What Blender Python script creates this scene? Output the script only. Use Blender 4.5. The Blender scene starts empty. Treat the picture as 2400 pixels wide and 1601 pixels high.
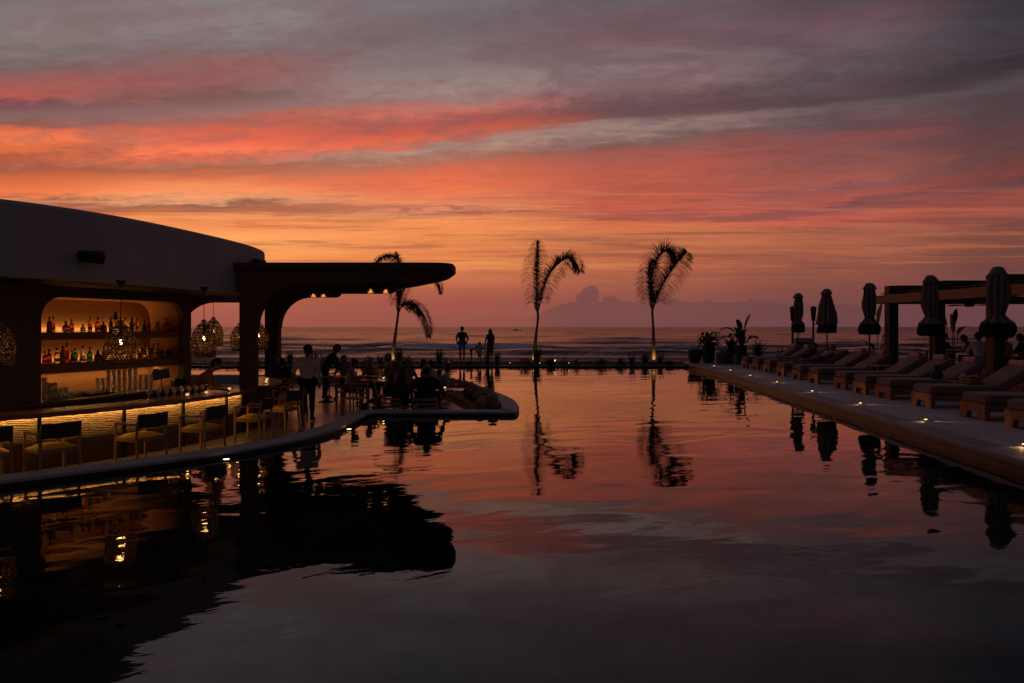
import bpy, bmesh, math, random
import numpy as np
from mathutils import Vector, Matrix

S = bpy.context.scene
COL = S.collection
R = random.Random(11)
PI = math.pi

# ------------------------------------------------------------------ camera
CAM_H = 2.0            # metres above the pool water
cam = bpy.data.cameras.new('camera')
cam_ob = bpy.data.objects.new('camera', cam)
COL.objects.link(cam_ob)
cam_ob.location = (0, 0, CAM_H)
cam_ob.rotation_euler = (PI/2, 0, 0)
cam.lens = 24.0
cam.sensor_width = 36.0
cam.shift_y = -0.0144
cam.clip_start = 0.1
cam.clip_end = 60000
S.camera = cam_ob

# ------------------------------------------------------------------ exposure
S.view_settings.view_transform = 'Standard'
S.view_settings.look = 'None'
S.view_settings.exposure = 0.0
S.view_settings.gamma = 1.0
S.view_settings.use_curve_mapping = False
S.cycles.use_denoising = True
S.cycles.max_bounces = 10
S.cycles.transmission_bounces = 8
S.cycles.transparent_max_bounces = 8
S.cycles.caustics_reflective = False
S.cycles.caustics_refractive = False
S.cycles.sample_clamp_indirect = 4.0

def lin(c):
    return tuple((v/255/12.92 if v/255 <= 0.04045 else ((v/255+0.055)/1.055)**2.4) for v in c)

# ------------------------------------------------------------------ node helper
class NT:
    def __init__(s, tree):
        s.t = tree; s.n = tree.nodes; s.l = tree.links
    def node(s, typ, **kw):
        n = s.n.new(typ)
        for k, v in kw.items(): setattr(n, k, v)
        return n
    def put(s, sock, v):
        if isinstance(v, V): s.l.new(v.o, sock)
        elif hasattr(v, 'is_output'): s.l.new(v, sock)
        else: sock.default_value = v
    def math(s, op, a, b=None, c=None, clamp=False):
        n = s.node('ShaderNodeMath', operation=op, use_clamp=clamp)
        s.put(n.inputs[0], a)
        if b is not None: s.put(n.inputs[1], b)
        if c is not None: s.put(n.inputs[2], c)
        return V(s, n.outputs[0])
    def comb(s, x, y, z):
        n = s.node('ShaderNodeCombineXYZ')
        for i, v in enumerate((x, y, z)): s.put(n.inputs[i], v)
        return n.outputs[0]
    def sep(s, v):
        n = s.node('ShaderNodeSeparateXYZ'); s.put(n.inputs[0], v)
        return [V(s, o) for o in n.outputs]
    def noise(s, vec, scale=1.0, detail=3.0, rough=0.5, dist=0.0):
        n = s.node('ShaderNodeTexNoise')
        s.put(n.inputs['Vector'], vec); s.put(n.inputs['Scale'], scale)
        s.put(n.inputs['Detail'], detail); s.put(n.inputs['Roughness'], rough)
        s.put(n.inputs['Distortion'], dist)
        return V(s, n.outputs['Fac'])
    def ramp(s, fac, stops, interp='LINEAR'):
        n = s.node('ShaderNodeValToRGB'); e = n.color_ramp
        e.interpolation = interp
        while len(e.elements) > 1: e.elements.remove(e.elements[-1])
        stops = sorted(stops, key=lambda q: q[0])
        e.elements[0].position = stops[0][0]; e.elements[0].color = (*stops[0][1], 1)
        for p, c in stops[1:]:
            k = e.elements.new(p); k.color = (*c, 1)
        s.put(n.inputs[0], fac)
        return n.outputs[0]
    def mix(s, f, a, b, blend='MIX'):
        n = s.node('ShaderNodeMix', data_type='RGBA', blend_type=blend)
        s.put(n.inputs[0], f); s.put(n.inputs[6], a); s.put(n.inputs[7], b)
        return n.outputs[2]
    def smooth(s, v, a, b, lo=0.0, hi=1.0):
        n = s.node('ShaderNodeMapRange', interpolation_type='SMOOTHSTEP')
        s.put(n.inputs[0], v); s.put(n.inputs[1], a); s.put(n.inputs[2], b)
        s.put(n.inputs[3], lo); s.put(n.inputs[4], hi)
        return V(s, n.outputs[0])
class V:
    def __init__(s, nt, o): s.nt = nt; s.o = o
    def __add__(s, b): return s.nt.math('ADD', s, b)
    __radd__ = __add__
    def __mul__(s, b): return s.nt.math('MULTIPLY', s, b)
    __rmul__ = __mul__
    def __sub__(s, b): return s.nt.math('SUBTRACT', s, b)
    def __rsub__(s, b): return s.nt.math('SUBTRACT', b, s)
    def __truediv__(s, b): return s.nt.math('DIVIDE', s, b)
    def __rtruediv__(s, b): return s.nt.math('DIVIDE', b, s)

# ------------------------------------------------------------------ dusk sky
def build_world():
    w = bpy.data.worlds.new('World'); S.world = w; w.use_nodes = True
    w.node_tree.nodes.clear()
    N = NT(w.node_tree)
    out = N.node('ShaderNodeOutputWorld')
    bg = N.node('ShaderNodeBackground')
    d = N.node('ShaderNodeTexCoord').outputs['Generated']
    x, y, z = N.sep(d)
    az = N.math('ARCTAN2', x, y)
    hyp = N.math('SQRT', x*x + y*y)
    zc = N.math('MAXIMUM', z, 0.0)
    tan_el = zc / N.math('MAXIMUM', hyp, 0.02)
    cosaz = N.math('MAXIMUM', N.math('COSINE', az), 0.8)
    e = tan_el / cosaz                      # height over the horizon as seen to the west
    # cloud sheet overhead: the direction carried up to a flat layer
    den = z + 0.10
    px_, py_ = x/den, y/den
    ca, sa = math.cos(-0.20), math.sin(-0.20)
    along = px_*ca + py_*sa
    cross = py_*ca - px_*sa
    sheet = N.comb(along*0.35, cross*1.6, 0.0)
    big = N.noise(sheet, 1.3, 4, 0.55, 0.6) - 0.5
    sheet2 = N.comb(along*1.1, cross*3.4, 3.7)
    fine = N.noise(sheet2, 2.2, 6, 0.62, 0.8) - 0.5
    sheet3 = N.comb(along*2.6, cross*3.0, 9.1)
    mott = N.noise(sheet3, 3.2, 6, 0.65, 1.2) - 0.5
    # thin streaks low over the sea
    low = N.comb(az*5.0, e*60.0, 1.3)
    lown = N.noise(low, 1.0, 5, 0.6, 0.8) - 0.5
    h = N.smooth(e, 0.04, 0.20)
    warp = big*0.050*h + fine*0.034*h + mott*0.020*h + lown*0.020*N.smooth(e, 0.03, 0.10)
    ew = e + warp
    # the bands lean up towards the right of the sunset
    D = N.node('ShaderNodeFloatCurve')
    cv = D.mapping.curves[0]
    xs = [0, 500, 1000, 1500, 2000, 2400]
    lean = [-20, -15, 0, 48, 100, 165]
    A0, A1 = -0.6435, 0.6435
    pts = [((math.atan((p-1200)/1600)-A0)/(A1-A0), (q+40)/240) for p, q in zip(xs, lean)]
    cv.points[0].location = pts[0]; cv.points[-1].location = pts[-1]
    for p in pts[1:-1]: cv.points.new(*p)
    D.mapping.update()
    an = N.math('DIVIDE', az - A0, A1 - A0, clamp=True)
    N.put(D.inputs['Value'], an)
    lean_v = V(N, D.outputs[0])*240.0 - 40.0
    def wgt(yy): return min(1, max(0, (640-yy)/310))
    yy = 766.0 - ew*1600.0
    wv = N.math('DIVIDE', 640.0 - yy, 310.0, clamp=True)
    v = yy + wv*lean_v
    V0, V1 = -400.0, 800.0
    vn = (v - V0)/(V1 - V0)
    cols = {
     0: [(-380,(70,68,80)),(0,(118,107,108)),(90,(127,113,109)),(130,(121,105,101)),(165,(118,95,92)),(195,(160,88,82)),(225,(170,85,75)),(240,(118,72,78)),(265,(125,95,90)),(290,(140,85,75)),(306,(222,105,65)),(330,(238,120,75)),(355,(215,105,62)),(375,(190,95,65)),(395,(160,85,65)),(420,(205,100,58)),(450,(235,120,68)),(468,(150,85,72)),(490,(180,90,60)),(520,(225,125,70)),(580,(235,140,80)),(640,(200,110,72)),(766,(150,78,70))],
     500: [(-380,(70,68,80)),(0,(130,120,122)),(60,(135,122,122)),(110,(120,108,110)),(150,(140,90,88)),(190,(142,86,83)),(225,(120,85,82)),(250,(140,100,95)),(270,(165,105,90)),(300,(195,95,75)),(325,(225,100,68)),(345,(242,120,80)),(360,(205,100,75)),(380,(165,105,80)),(395,(170,95,70)),(415,(210,110,72)),(440,(245,140,90)),(462,(215,150,105)),(480,(150,95,75)),(500,(190,110,75)),(530,(238,138,82)),(560,(250,160,92)),(590,(248,158,90)),(620,(236,142,78)),(660,(195,105,75)),(700,(172,92,72)),(766,(152,84,72))],
     1000: [(-380,(66,64,76)),(0,(112,104,108)),(60,(110,97,100)),(100,(118,102,104)),(150,(128,112,112)),(200,(148,126,120)),(235,(150,115,110)),(260,(190,105,90)),(285,(165,85,75)),(305,(190,85,70)),(325,(215,100,68)),(340,(195,105,85)),(350,(172,136,120)),(375,(172,124,106)),(392,(180,110,88)),(410,(215,105,72)),(440,(225,110,72)),(465,(220,125,85)),(490,(215,130,95)),(505,(155,92,75)),(525,(240,138,82)),(545,(234,138,80)),(570,(228,134,77)),(600,(216,122,73)),(618,(232,140,80)),(650,(200,112,75)),(680,(172,92,70)),(710,(157,82,70)),(740,(150,82,70)),(766,(144,80,71))],
     1500: [(-380,(58,56,68)),(0,(100,86,93)),(50,(110,86,92)),(100,(120,90,96)),(150,(128,107,110)),(190,(138,105,105)),(225,(110,80,82)),(260,(100,70,75)),(285,(112,75,74)),(300,(150,125,118)),(325,(145,115,108)),(345,(120,88,82)),(370,(155,85,75)),(400,(180,85,68)),(430,(175,85,68)),(460,(185,88,65)),(490,(190,88,70)),(505,(150,80,70)),(525,(205,102,68)),(550,(190,110,72)),(580,(178,100,66)),(610,(180,96,66)),(650,(162,90,68)),(690,(144,80,70)),(720,(134,79,70)),(766,(126,75,71))],
     2000: [(-380,(48,47,58)),(0,(84,70,76)),(50,(104,76,83)),(100,(100,82,88)),(130,(94,79,84)),(170,(88,75,78)),(200,(82,64,68)),(230,(80,62,66)),(250,(100,82,84)),(280,(105,78,80)),(300,(108,75,78)),(325,(130,72,70)),(360,(130,78,75)),(400,(145,80,72)),(415,(160,82,72)),(430,(130,78,78)),(460,(165,80,68)),(475,(125,75,75)),(500,(190,88,72)),(515,(170,85,65)),(540,(168,95,72)),(580,(152,86,66)),(620,(140,80,66)),(660,(126,73,65)),(690,(118,69,66)),(766,(108,68,72))],
     2400: [(-380,(38,38,48)),(0,(50,47,54)),(60,(58,55,62)),(100,(52,48,55)),(130,(48,44,50)),(165,(58,48,52)),(185,(80,72,74)),(215,(72,60,64)),(260,(80,58,62)),(300,(92,58,60)),(340,(98,62,60)),(370,(108,60,58)),(400,(118,62,58)),(420,(95,60,62)),(450,(135,68,62)),(465,(155,75,65)),(500,(150,78,65)),(515,(120,70,62)),(550,(118,68,58)),(600,(112,67,58)),(640,(108,64,59)),(690,(100,62,61)),(766,(98,63,68))]}
    ramps = []
    for p, q in zip(xs, lean):
        st = []
        for (yv, c) in cols[p]:
            st.append((min(0.999, max(0, (yv + wgt(yv)*q - V0)/(V1-V0))), lin(c)))
        ramps.append(N.ramp(vn, st))
    azn = az + fine*0.10 + big*0.12
    col = ramps[0]
    for i in range(1, 6):
        a0, a1 = math.atan((xs[i-1]-1200)/1600), math.atan((xs[i]-1200)/1600)
        col = N.mix(N.smooth(azn, a0, a1), col, ramps[i])
    # cloud grain: light and shade inside each band, grey patches high up, thin streaks low down
    grain = 1.07 + fine*0.50*h + mott*0.50*h + big*0.30*h + lown*0.22
    col = N.mix(1.0, col, N.comb(grain, grain, grain), 'MULTIPLY')
    pat = N.noise(N.comb(along*0.9, cross*2.2, 14.0), 1.5, 6, 0.62, 1.0)
    pat2 = N.noise(N.comb(along*3.0, cross*4.2, 21.0), 1.6, 5, 0.62, 0.6)
    patf = N.smooth(pat*0.65 + pat2*0.35, 0.47, 0.60)*N.smooth(e, 0.20, 0.30)*0.48
    grey = N.mix(N.smooth(az, -0.5, 0.62), (*lin((130, 98, 99)), 1), (*lin((80, 62, 70)), 1))
    col = N.mix(patf, col, grey)
    st1 = N.noise(N.comb(az*3.2 + e*2.0, e*85.0, 4.0), 1.0, 6, 0.6, 0.5)
    st2 = N.noise(N.comb(az*7.0, e*150.0, 8.0), 1.0, 5, 0.6, 0.4)
    zone = N.smooth(e, 0.055, 0.10)*N.smooth(e, 0.235, 0.16)
    dk = N.smooth(st1*0.7 + st2*0.3, 0.505, 0.60)*zone*0.50
    col = N.mix(dk, col, N.mix(N.smooth(az, -0.3, 0.5), (*lin((150, 88, 66)), 1), (*lin((104, 62, 60)), 1)))
    lt = N.smooth(st1*0.6 + st2*0.4, 0.485, 0.40)*zone*0.50
    col = N.mix(lt, col, N.mix(N.smooth(az, -0.3, 0.5), (*lin((255, 168, 98)), 1), (*lin((186, 104, 72)), 1)))
    # far cloud bank standing on the horizon, with one tower
    pf1 = N.noise(N.comb(az*95.0, e*95.0, 1.0), 1.0, 5, 0.62) - 0.5
    pf2 = N.noise(N.comb(az*95.0, e*95.0, 7.0), 1.0, 5, 0.62) - 0.5
    azb = az + pf1*0.0085
    eb = e + pf2*0.0085*N.smooth(e, 0.0, 0.03)
    base = N.smooth(az, math.atan(-40/1600), math.atan(150/1600))*(57/1600)
    base = base - N.smooth(az, 0.34, 0.60)*(10/1600)
    lowb = N.noise(N.comb(az*16.0, 0.0, 5.0), 1.0, 5, 0.55) - 0.5
    dist = (eb - base - lowb*0.020*N.smooth(az, 0.02, 0.2))*1600.0
    for cx, cy, cr in ((1386,687,17),(1377,694,17),(1364,701,14),(1360,706,11),(1394,698,10),(1392,681,10),(1423,706,11),(1434,706,13),(1446,714,11),(1373,683,8),(1545,712,14),(1580,716,16),(1760,716,14),(1660,718,16)):
        dx = (azb - math.atan((cx-1200)/1600))*1600.0; dy = eb*1600.0 - float(766-cy)
        dist = N.math('SMOOTH_MIN', dist, N.math('SQRT', dx*dx + dy*dy) - float(cr), 2.0)
    bankf = N.smooth(dist, 1.8, -1.8)*N.smooth(az, 0.0, 0.07)
    bankf = bankf*N.smooth(e, 0.0, 0.055, 0.42, 0.66)
    col = N.mix(bankf, col, (*lin((102, 66, 71)), 1))
    # evening closing in towards the east and overhead
    east = N.smooth(y, 0.70, -0.35)
    side = N.ramp(tan_el, [(0, lin((60,46,53))), (0.4, lin((46,43,52))), (1.0, lin((36,37,48)))])
    col = N.mix(east, col, side)
    col = N.mix(N.smooth(z, 0.45, 0.85), col, (*lin((54, 51, 61)), 1))
    below = N.smooth(z, -0.002, -0.02)
    col = N.mix(below, col, (*lin((40, 34, 38)), 1))
    sky = N.node('ShaderNodeTexSky', sky_type='NISHITA')
    sky.sun_disc = False
    sky.sun_elevation = math.radians(-3.0)
    sky.sun_rotation = math.radians(-12.0)
    dim = N.mix(1.0, sky.outputs[0], (0.02, 0.02, 0.02, 1), 'MULTIPLY')
    col = N.mix(1.0, col, dim, 'ADD')
    N.put(bg.inputs[0], col)
    bg.inputs[1].default_value = 1.0
    N.l.new(bg.outputs[0], out.inputs[0])
build_world()
# ------------------------------------------------------------------ materials
MATS = {}
def mat(name, col, rough=0.6, var=0.18, scale=6.0, bump=0.0, bscale=40.0, metal=0.0, stretch=(1,1,1), spec=0.5, trans=0.0, ior=1.45, emit=None, estr=0.0, sheen=0.0):
    if name in MATS: return MATS[name]
    m = bpy.data.materials.new(name); m.use_nodes = True
    m.node_tree.nodes.clear(); N = NT(m.node_tree)
    out = N.node('ShaderNodeOutputMaterial'); b = N.node('ShaderNodeBsdfPrincipled')
    N.l.new(b.outputs[0], out.inputs[0])
    co = N.node('ShaderNodeTexCoord').outputs['Object']
    mp = N.node('ShaderNodeMapping'); N.put(mp.inputs[0], co); mp.inputs['Scale'].default_value = stretch
    c = (*col, 1)
    if var > 0:
        n = N.noise(mp.outputs[0], scale, 5, 0.6, 0.3)
        f = (n - 0.5)*(2.4*var) + 1.0
        c = N.mix(1.0, (*col, 1), N.comb(f, f, f), 'MULTIPLY')
        N.put(b.inputs['Roughness'], N.math('ADD', (n - 0.5)*0.35, rough, clamp=True))
    else:
        b.inputs['Roughness'].default_value = rough
    N.put(b.inputs['Base Color'], c)
    b.inputs['Metallic'].default_value = metal
    b.inputs['Specular IOR Level'].default_value = spec
    b.inputs['IOR'].default_value = ior
    b.inputs['Transmission Weight'].default_value = trans
    if sheen: b.inputs['Sheen Weight'].default_value = sheen
    if emit:
        b.inputs['Emission Color'].default_value = (*emit, 1)
        b.inputs['Emission Strength'].default_value = estr
    if bump > 0:
        bn = N.node('ShaderNodeBump'); bn.inputs['Strength'].default_value = bump; bn.inputs['Distance'].default_value = 0.02
        N.put(bn.inputs['Height'], N.noise(mp.outputs[0], bscale, 4, 0.6))
        N.l.new(bn.outputs[0], b.inputs['Normal'])
    MATS[name] = m
    return m

plaster   = mat('plaster_grey', (0.46,0.42,0.41), 0.85, 0.24, 0.9, 0.35, 14)
bar_wall  = mat('bar_plaster', (0.40,0.21,0.095), 0.85, 0.14, 2.2, 0.35, 20)
dark_wall = mat('dark_plaster', (0.16,0.11,0.08), 0.85, 0.18, 2.0, 0.3, 20)
brown     = mat('canopy_plaster', (0.105,0.052,0.032), 0.75, 0.15, 2.5, 0.3, 18)
coping_m  = mat('coping_stone', (0.42,0.41,0.42), 0.7, 0.14, 3.0, 0.3, 60)
floor_m   = mat('floor_microcement', (0.10,0.068,0.055), 0.34, 0.18, 1.2, 0.12, 20)
deck_m    = mat('deck_microcement', (0.46,0.42,0.42), 0.6, 0.40, 0.9, 0.35, 30)
nosing_m  = mat('deck_nosing', (0.27,0.22,0.24), 0.55, 0.14, 2.0, 0.25, 30)
teak      = mat('teak', (0.26,0.095,0.040), 0.5, 0.30, 3.0, 0.2, 20, stretch=(1.0,9,9))
edge_m    = mat('edge_boards', (0.080,0.042,0.032), 0.45, 0.35, 2.5, 0.25, 20, stretch=(3,0.5,14))
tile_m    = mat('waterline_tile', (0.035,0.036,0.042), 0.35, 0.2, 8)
teak_y    = mat('teak_long', (0.24,0.088,0.038), 0.5, 0.32, 3.0, 0.2, 20, stretch=(9,1.0,9))
beam_wood = mat('beam_wood', (0.30,0.12,0.055), 0.55, 0.30, 2.0, 0.25, 16, stretch=(10,0.7,10))
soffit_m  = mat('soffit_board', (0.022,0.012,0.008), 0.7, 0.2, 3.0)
dark_wood = mat('dark_timber', (0.055,0.030,0.020), 0.55, 0.25, 3.0, 0.2, 20)
oak       = mat('oak', (0.42,0.22,0.09), 0.45, 0.25, 4.0, 0.15, 30, stretch=(6,6,1))
shaded_back = mat('chair_back_shade', (0.045,0.040,0.045), 0.6, 0.15, 8)  # oak backrests seen against the light; that shade is put into this colour
yellow    = mat('yellow_cushion', (0.85,0.46,0.012), 0.85, 0.10, 20, 0.25, 220)
matt_brown= mat('lounger_fabric', (0.18,0.112,0.094), 0.9, 0.14, 9, 0.3, 240, sheen=0.2)
towel_m   = mat('towel_pink', (0.56,0.29,0.26), 0.95, 0.14, 14, 0.5, 260, sheen=0.4)
umb_m     = mat('umbrella_canvas', (0.16,0.128,0.105), 0.9, 0.14, 7, 0.2, 200)
fringe_m  = mat('umbrella_fringe', (0.012,0.010,0.010), 0.95, 0.1, 20)
metal_d   = mat('dark_metal', (0.02,0.018,0.018), 0.4, 0.1, 10, metal=0.6)
black_m   = mat('black_plastic', (0.010,0.010,0.011), 0.5, 0.1, 20)
pot_m     = mat('pot_concrete', (0.13,0.12,0.12), 0.85, 0.2, 5, 0.35, 25)
pot_d     = mat('pot_dark', (0.035,0.03,0.03), 0.7, 0.2, 5, 0.3, 25)
soil_m    = mat('soil', (0.03,0.02,0.014), 0.95, 0.3, 10, 0.6, 40)
leaf_m    = mat('leaf', (0.045,0.075,0.022), 0.5, 0.35, 5)
leaf_d    = mat('leaf_dark', (0.028,0.045,0.018), 0.5, 0.35, 5)
grass_m   = mat('dry_grass', (0.16,0.13,0.05), 0.8, 0.35, 5)
palm_leaf = mat('palm_leaf', (0.050,0.055,0.020), 0.6, 0.3, 3)
palm_bark = mat('palm_bark', (0.20,0.14,0.085), 0.9, 0.3, 5, 0.6, 25, stretch=(1,1,6))
sand_m    = mat('sand', (0.16,0.11,0.085), 0.95, 0.2, 0.2, 0.3, 3)
cush_m    = mat('scatter_cushion', (0.33,0.18,0.09), 0.95, 0.16, 10, 0.3, 200, sheen=0.2)
cush_d    = mat('scatter_cushion_dark', (0.17,0.10,0.06), 0.95, 0.16, 10, 0.3, 200, sheen=0.2)
bench_m   = mat('bench_pad', (0.32,0.15,0.065), 0.9, 0.14, 8, 0.3, 200)
table_m   = mat('table_top', (0.20,0.12,0.08), 0.3, 0.2, 4, stretch=(1,8,1))
counter_m = mat('counter_stone', (0.20,0.11,0.085), 0.30, 0.2, 5)
wicker    = mat('woven_rattan', (0.060,0.024,0.008), 0.7, 0.3, 25)
steel     = mat('steel', (0.45,0.43,0.42), 0.3, 0.1, 8, metal=0.9)
screen_m  = mat('tablet_screen', (0.03,0.032,0.05), 0.15, 0.05, 4, emit=(.5,.5,.75), estr=.005)
white_m   = mat('white_ceramic', (0.7,0.66,0.62), 0.4, 0.08, 8)
box_m     = mat('pale_panel', (0.34,0.31,0.33), 0.7, 0.1, 3)
def thin_glass():
    m = bpy.data.materials.new('clear_glass'); m.use_nodes = True; m.node_tree.nodes.clear(); N = NT(m.node_tree)
    o = N.node('ShaderNodeOutputMaterial'); tr = N.node('ShaderNodeBsdfTransparent'); gl = N.node('ShaderNodeBsdfGlossy'); tl = N.node('ShaderNodeBsdfTranslucent'); df = N.node('ShaderNodeBsdfDiffuse')
    gl.inputs['Roughness'].default_value = .12
    a = N.node('ShaderNodeMixShader'); a.inputs[0].default_value = .3; N.l.new(tl.outputs[0], a.inputs[1]); N.l.new(df.outputs[0], a.inputs[2])
    b = N.node('ShaderNodeMixShader'); N.l.new(a.outputs[0], b.inputs[1]); N.l.new(gl.outputs[0], b.inputs[2]); b.inputs[0].default_value = .35
    c = N.node('ShaderNodeMixShader'); lw = N.node('ShaderNodeLayerWeight'); lw.inputs[0].default_value = .35
    N.put(c.inputs[0], N.math('ADD', N.math('MULTIPLY', V(N, lw.outputs['Facing']), .45), .40)); N.l.new(tr.outputs[0], c.inputs[1]); N.l.new(b.outputs[0], c.inputs[2])
    N.l.new(c.outputs[0], o.inputs[0]); return m
glass_m = thin_glass()
skin_m    = mat('skin', (0.30,0.155,0.10), 0.55, 0.08, 20)
skin_d    = mat('skin_deep', (0.17,0.085,0.055), 0.55, 0.08, 20)
hair_m    = mat('hair_dark', (0.012,0.009,0.008), 0.55, 0.3, 60)
hair_l    = mat('hair_light', (0.20,0.10,0.045), 0.55, 0.3, 60)
def cloth(name, col): return mat('cloth_'+name, col, 0.9, 0.10, 12, 0.25, 60)
c_white = cloth('white', (0.62,0.56,0.54)); c_black = cloth('black', (0.012,0.011,0.012)); c_navy = cloth('navy', (0.03,0.035,0.06))
c_blue = cloth('blue', (0.16,0.19,0.28)); c_rust = cloth('rust', (0.26,0.075,0.025)); c_grey = cloth('grey', (0.30,0.29,0.31))
c_yell = cloth('yellow', (0.50,0.33,0.07)); c_cream = cloth('cream', (0.50,0.42,0.33)); c_brown = cloth('brown', (0.10,0.055,0.035))
c_denim = cloth('denim', (0.10,0.12,0.18))
def glow(name, col, st):
    m = bpy.data.materials.new(name); m.use_nodes = True; m.node_tree.nodes.clear(); N = NT(m.node_tree)
    o = N.node('ShaderNodeOutputMaterial'); e = N.node('ShaderNodeEmission')
    e.inputs[0].default_value = (*col, 1); e.inputs[1].default_value = st
    N.l.new(e.outputs[0], o.inputs[0]); return m
WARM = (1.0, 0.48, 0.135)
bulb_glow  = glow('bulb_glow', (1.0,0.60,0.24), 9.0)
led_glow   = glow('led_glow', (1.0,0.60,0.24), 0.8)
spot_glow  = glow('spot_glow', (1.0,0.62,0.24), 5.0)
under_glow = glow('pool_light_glow', (1.0,0.72,0.36), 4.0)
candle_glow= glow('candle_glow', (1.0,0.45,0.20), 2.2)

# ------------------------------------------------------------------ mesh builder
class MB:
    def __init__(s): s.v = []; s.f = []; s.mi = []; s.sm = []
    def add(s, vs, fs, mi=0, smooth=False, M=None):
        o = len(s.v)
        if M is not None: vs = [tuple(M @ Vector(q)) for q in vs]
        s.v += [tuple(q) for q in vs]
        for f in fs: s.f.append(tuple(i+o for i in f)); s.mi.append(mi); s.sm.append(smooth)
        return s
    def box(s, c, d, mi=0, rz=0.0, b=0.0, M=None):
        """box of size d about c; b rounds its vertical and horizontal edges with one chamfer"""
        x, y, z = d[0]/2, d[1]/2, d[2]/2
        if b <= 0:
            vs = [(i*x, j*y, k*z) for k in (-1,1) for j in (-1,1) for i in (-1,1)]
            fs = [(0,2,3,1),(4,5,7,6),(0,1,5,4),(2,6,7,3),(0,4,6,2),(1,3,7,5)]
        else:
            b = min(b, x*.95, y*.95, z*.95)
            def ring(ix, iy, zz):
                return [(ix,-iy+b,zz),(ix,iy-b,zz),(ix-b,iy,zz),(-ix+b,iy,zz),(-ix,iy-b,zz),(-ix,-iy+b,zz),(-ix+b,-iy,zz),(ix-b,-iy,zz)]
            vs = ring(x-b, y-b, -z) + ring(x, y, -z+b) + ring(x, y, z-b) + ring(x-b, y-b, z)
            fs = [tuple(range(7,-1,-1)), tuple(range(24,32))]
            for r in range(3):
                for i in range(8):
                    a, c2 = r*8+i, r*8+(i+1)%8
                    fs.append((a, c2, c2+8, a+8))
        T = Matrix.Translation(c) @ Matrix.Rotation(rz, 4, 'Z')
        if M is not None: T = M @ T
        return s.add(vs, fs, mi, False, T)
    def prism(s, poly, a, b, axis='Z', mi=0, smooth=False, M=None):
        """polygon (2-D list) extruded from a to b along axis"""
        n = len(poly)
        def p(q, t): return {'Z': (q[0],q[1],t), 'Y': (q[0],t,q[1]), 'X': (t,q[0],q[1])}[axis]
        vs = [p(q, a) for q in poly] + [p(q, b) for q in poly]
        s.add(vs, [tuple(range(n-1,-1,-1)), tuple(range(n,2*n))], mi, False, M)
        o = len(s.v) - 2*n
        for i in range(n):
            j = (i+1) % n
            s.f.append((o+i, o+j, o+n+j, o+n+i)); s.mi.append(mi); s.sm.append(smooth)
        return s
    def lathe(s, prof, seg=16, mi=0, c=(0,0,0), M=None, smooth=True, cap=False):
        vs = []; fs = []
        for r, z in prof:
            for i in range(seg):
                a = 2*PI*i/seg; vs.append((c[0]+r*math.cos(a), c[1]+r*math.sin(a), c[2]+z))
        for k in range(len(prof)-1):
            for i in range(seg):
                j = (i+1) % seg
                fs.append((k*seg+i, k*seg+j, (k+1)*seg+j, (k+1)*seg+i))
        if cap: fs.append(tuple(range(seg-1,-1,-1))); fs.append(tuple((len(prof)-1)*seg+i for i in range(seg)))
        return s.add(vs, fs, mi, smooth, M)
    def tube(s, pts, r, seg=8, mi=0, M=None, smooth=True, cap=True):
        pts = [Vector(p) for p in pts]; n = len(pts)
        rr = r if isinstance(r, (list, tuple)) else [r]*n
        vs = []; fs = []
        up = Vector((0,0,1))
        t0 = (pts[1]-pts[0]).normalized()
        nrm = t0.cross(up)
        if nrm.length < 1e-3: nrm = Vector((1,0,0))
        nrm.normalize()
        for k in range(n):
            t = (pts[min(k+1,n-1)] - pts[max(k-1,0)]).normalized()
            nrm = (nrm - t*nrm.dot(t)).normalized(); bn = t.cross(nrm)
            for i in range(seg):
                a = 2*PI*i/seg
                vs.append(pts[k] + (nrm*math.cos(a) + bn*math.sin(a))*rr[k])
        for k in range(n-1):
            for i in range(seg):
                j = (i+1) % seg
                fs.append((k*seg+i, k*seg+j, (k+1)*seg+j, (k+1)*seg+i))
        if cap: fs.append(tuple(range(seg-1,-1,-1))); fs.append(tuple((n-1)*seg+i for i in range(seg)))
        return s.add(vs, fs, mi, smooth, M)
    def bar(s, a, b, w, h, mi=0, M=None, up=(0,0,1), ch=0.0):
        """straight rectangular bar from a to b, w across, h along up"""
        a, b = Vector(a), Vector(b); t = (b-a); L = t.length; t.normalize()
        u = Vector(up); sx = t.cross(u)
        if sx.length < 1e-4: sx = t.cross(Vector((1,0,0)))
        sx.normalize(); u = sx.cross(t)
        T = Matrix((( t.x, sx.x, u.x, (a.x+b.x)/2),(t.y, sx.y, u.y, (a.y+b.y)/2),(t.z, sx.z, u.z, (a.z+b.z)/2),(0,0,0,1)))
        if M is not None: T = M @ T
        return s.box((0,0,0), (L, w, h), mi, 0, ch, T)
    def sweep(s, path, prof, mi=0, closed=False, smooth=False, capends=True):
        """profile [(offset along the left normal, z)] swept along a plan path"""
        n = len(path); P = [Vector((p[0],p[1])) for p in path]; vs = []; fs = []; m = len(prof)
        for k in range(n):
            if closed: a, b = P[(k-1)%n], P[(k+1)%n]
            else: a, b = P[max(k-1,0)], P[min(k+1,n-1)]
            t = (b-a).normalized(); nn = Vector((-t.y, t.x))
            sc = 1.0
            if 0 < k < n-1 or closed:
                t1 = (P[k]-P[(k-1)%n]).normalized(); sc = 1/max(0.5, abs(t1.dot(t)))
            for o, z in prof: q = P[k] + nn*o*sc; vs.append((q.x, q.y, z))
        for k in range(n if closed else n-1):
            k2 = (k+1) % n
            for i in range(m):
                j = (i+1) % m
                fs.append((k*m+i, k*m+j, k2*m+j, k2*m+i))
        if capends and not closed:
            fs.append(tuple(range(m))); fs.append(tuple((n-1)*m+i for i in range(m-1,-1,-1)))
        return s.add(vs, fs, mi, smooth)
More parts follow.
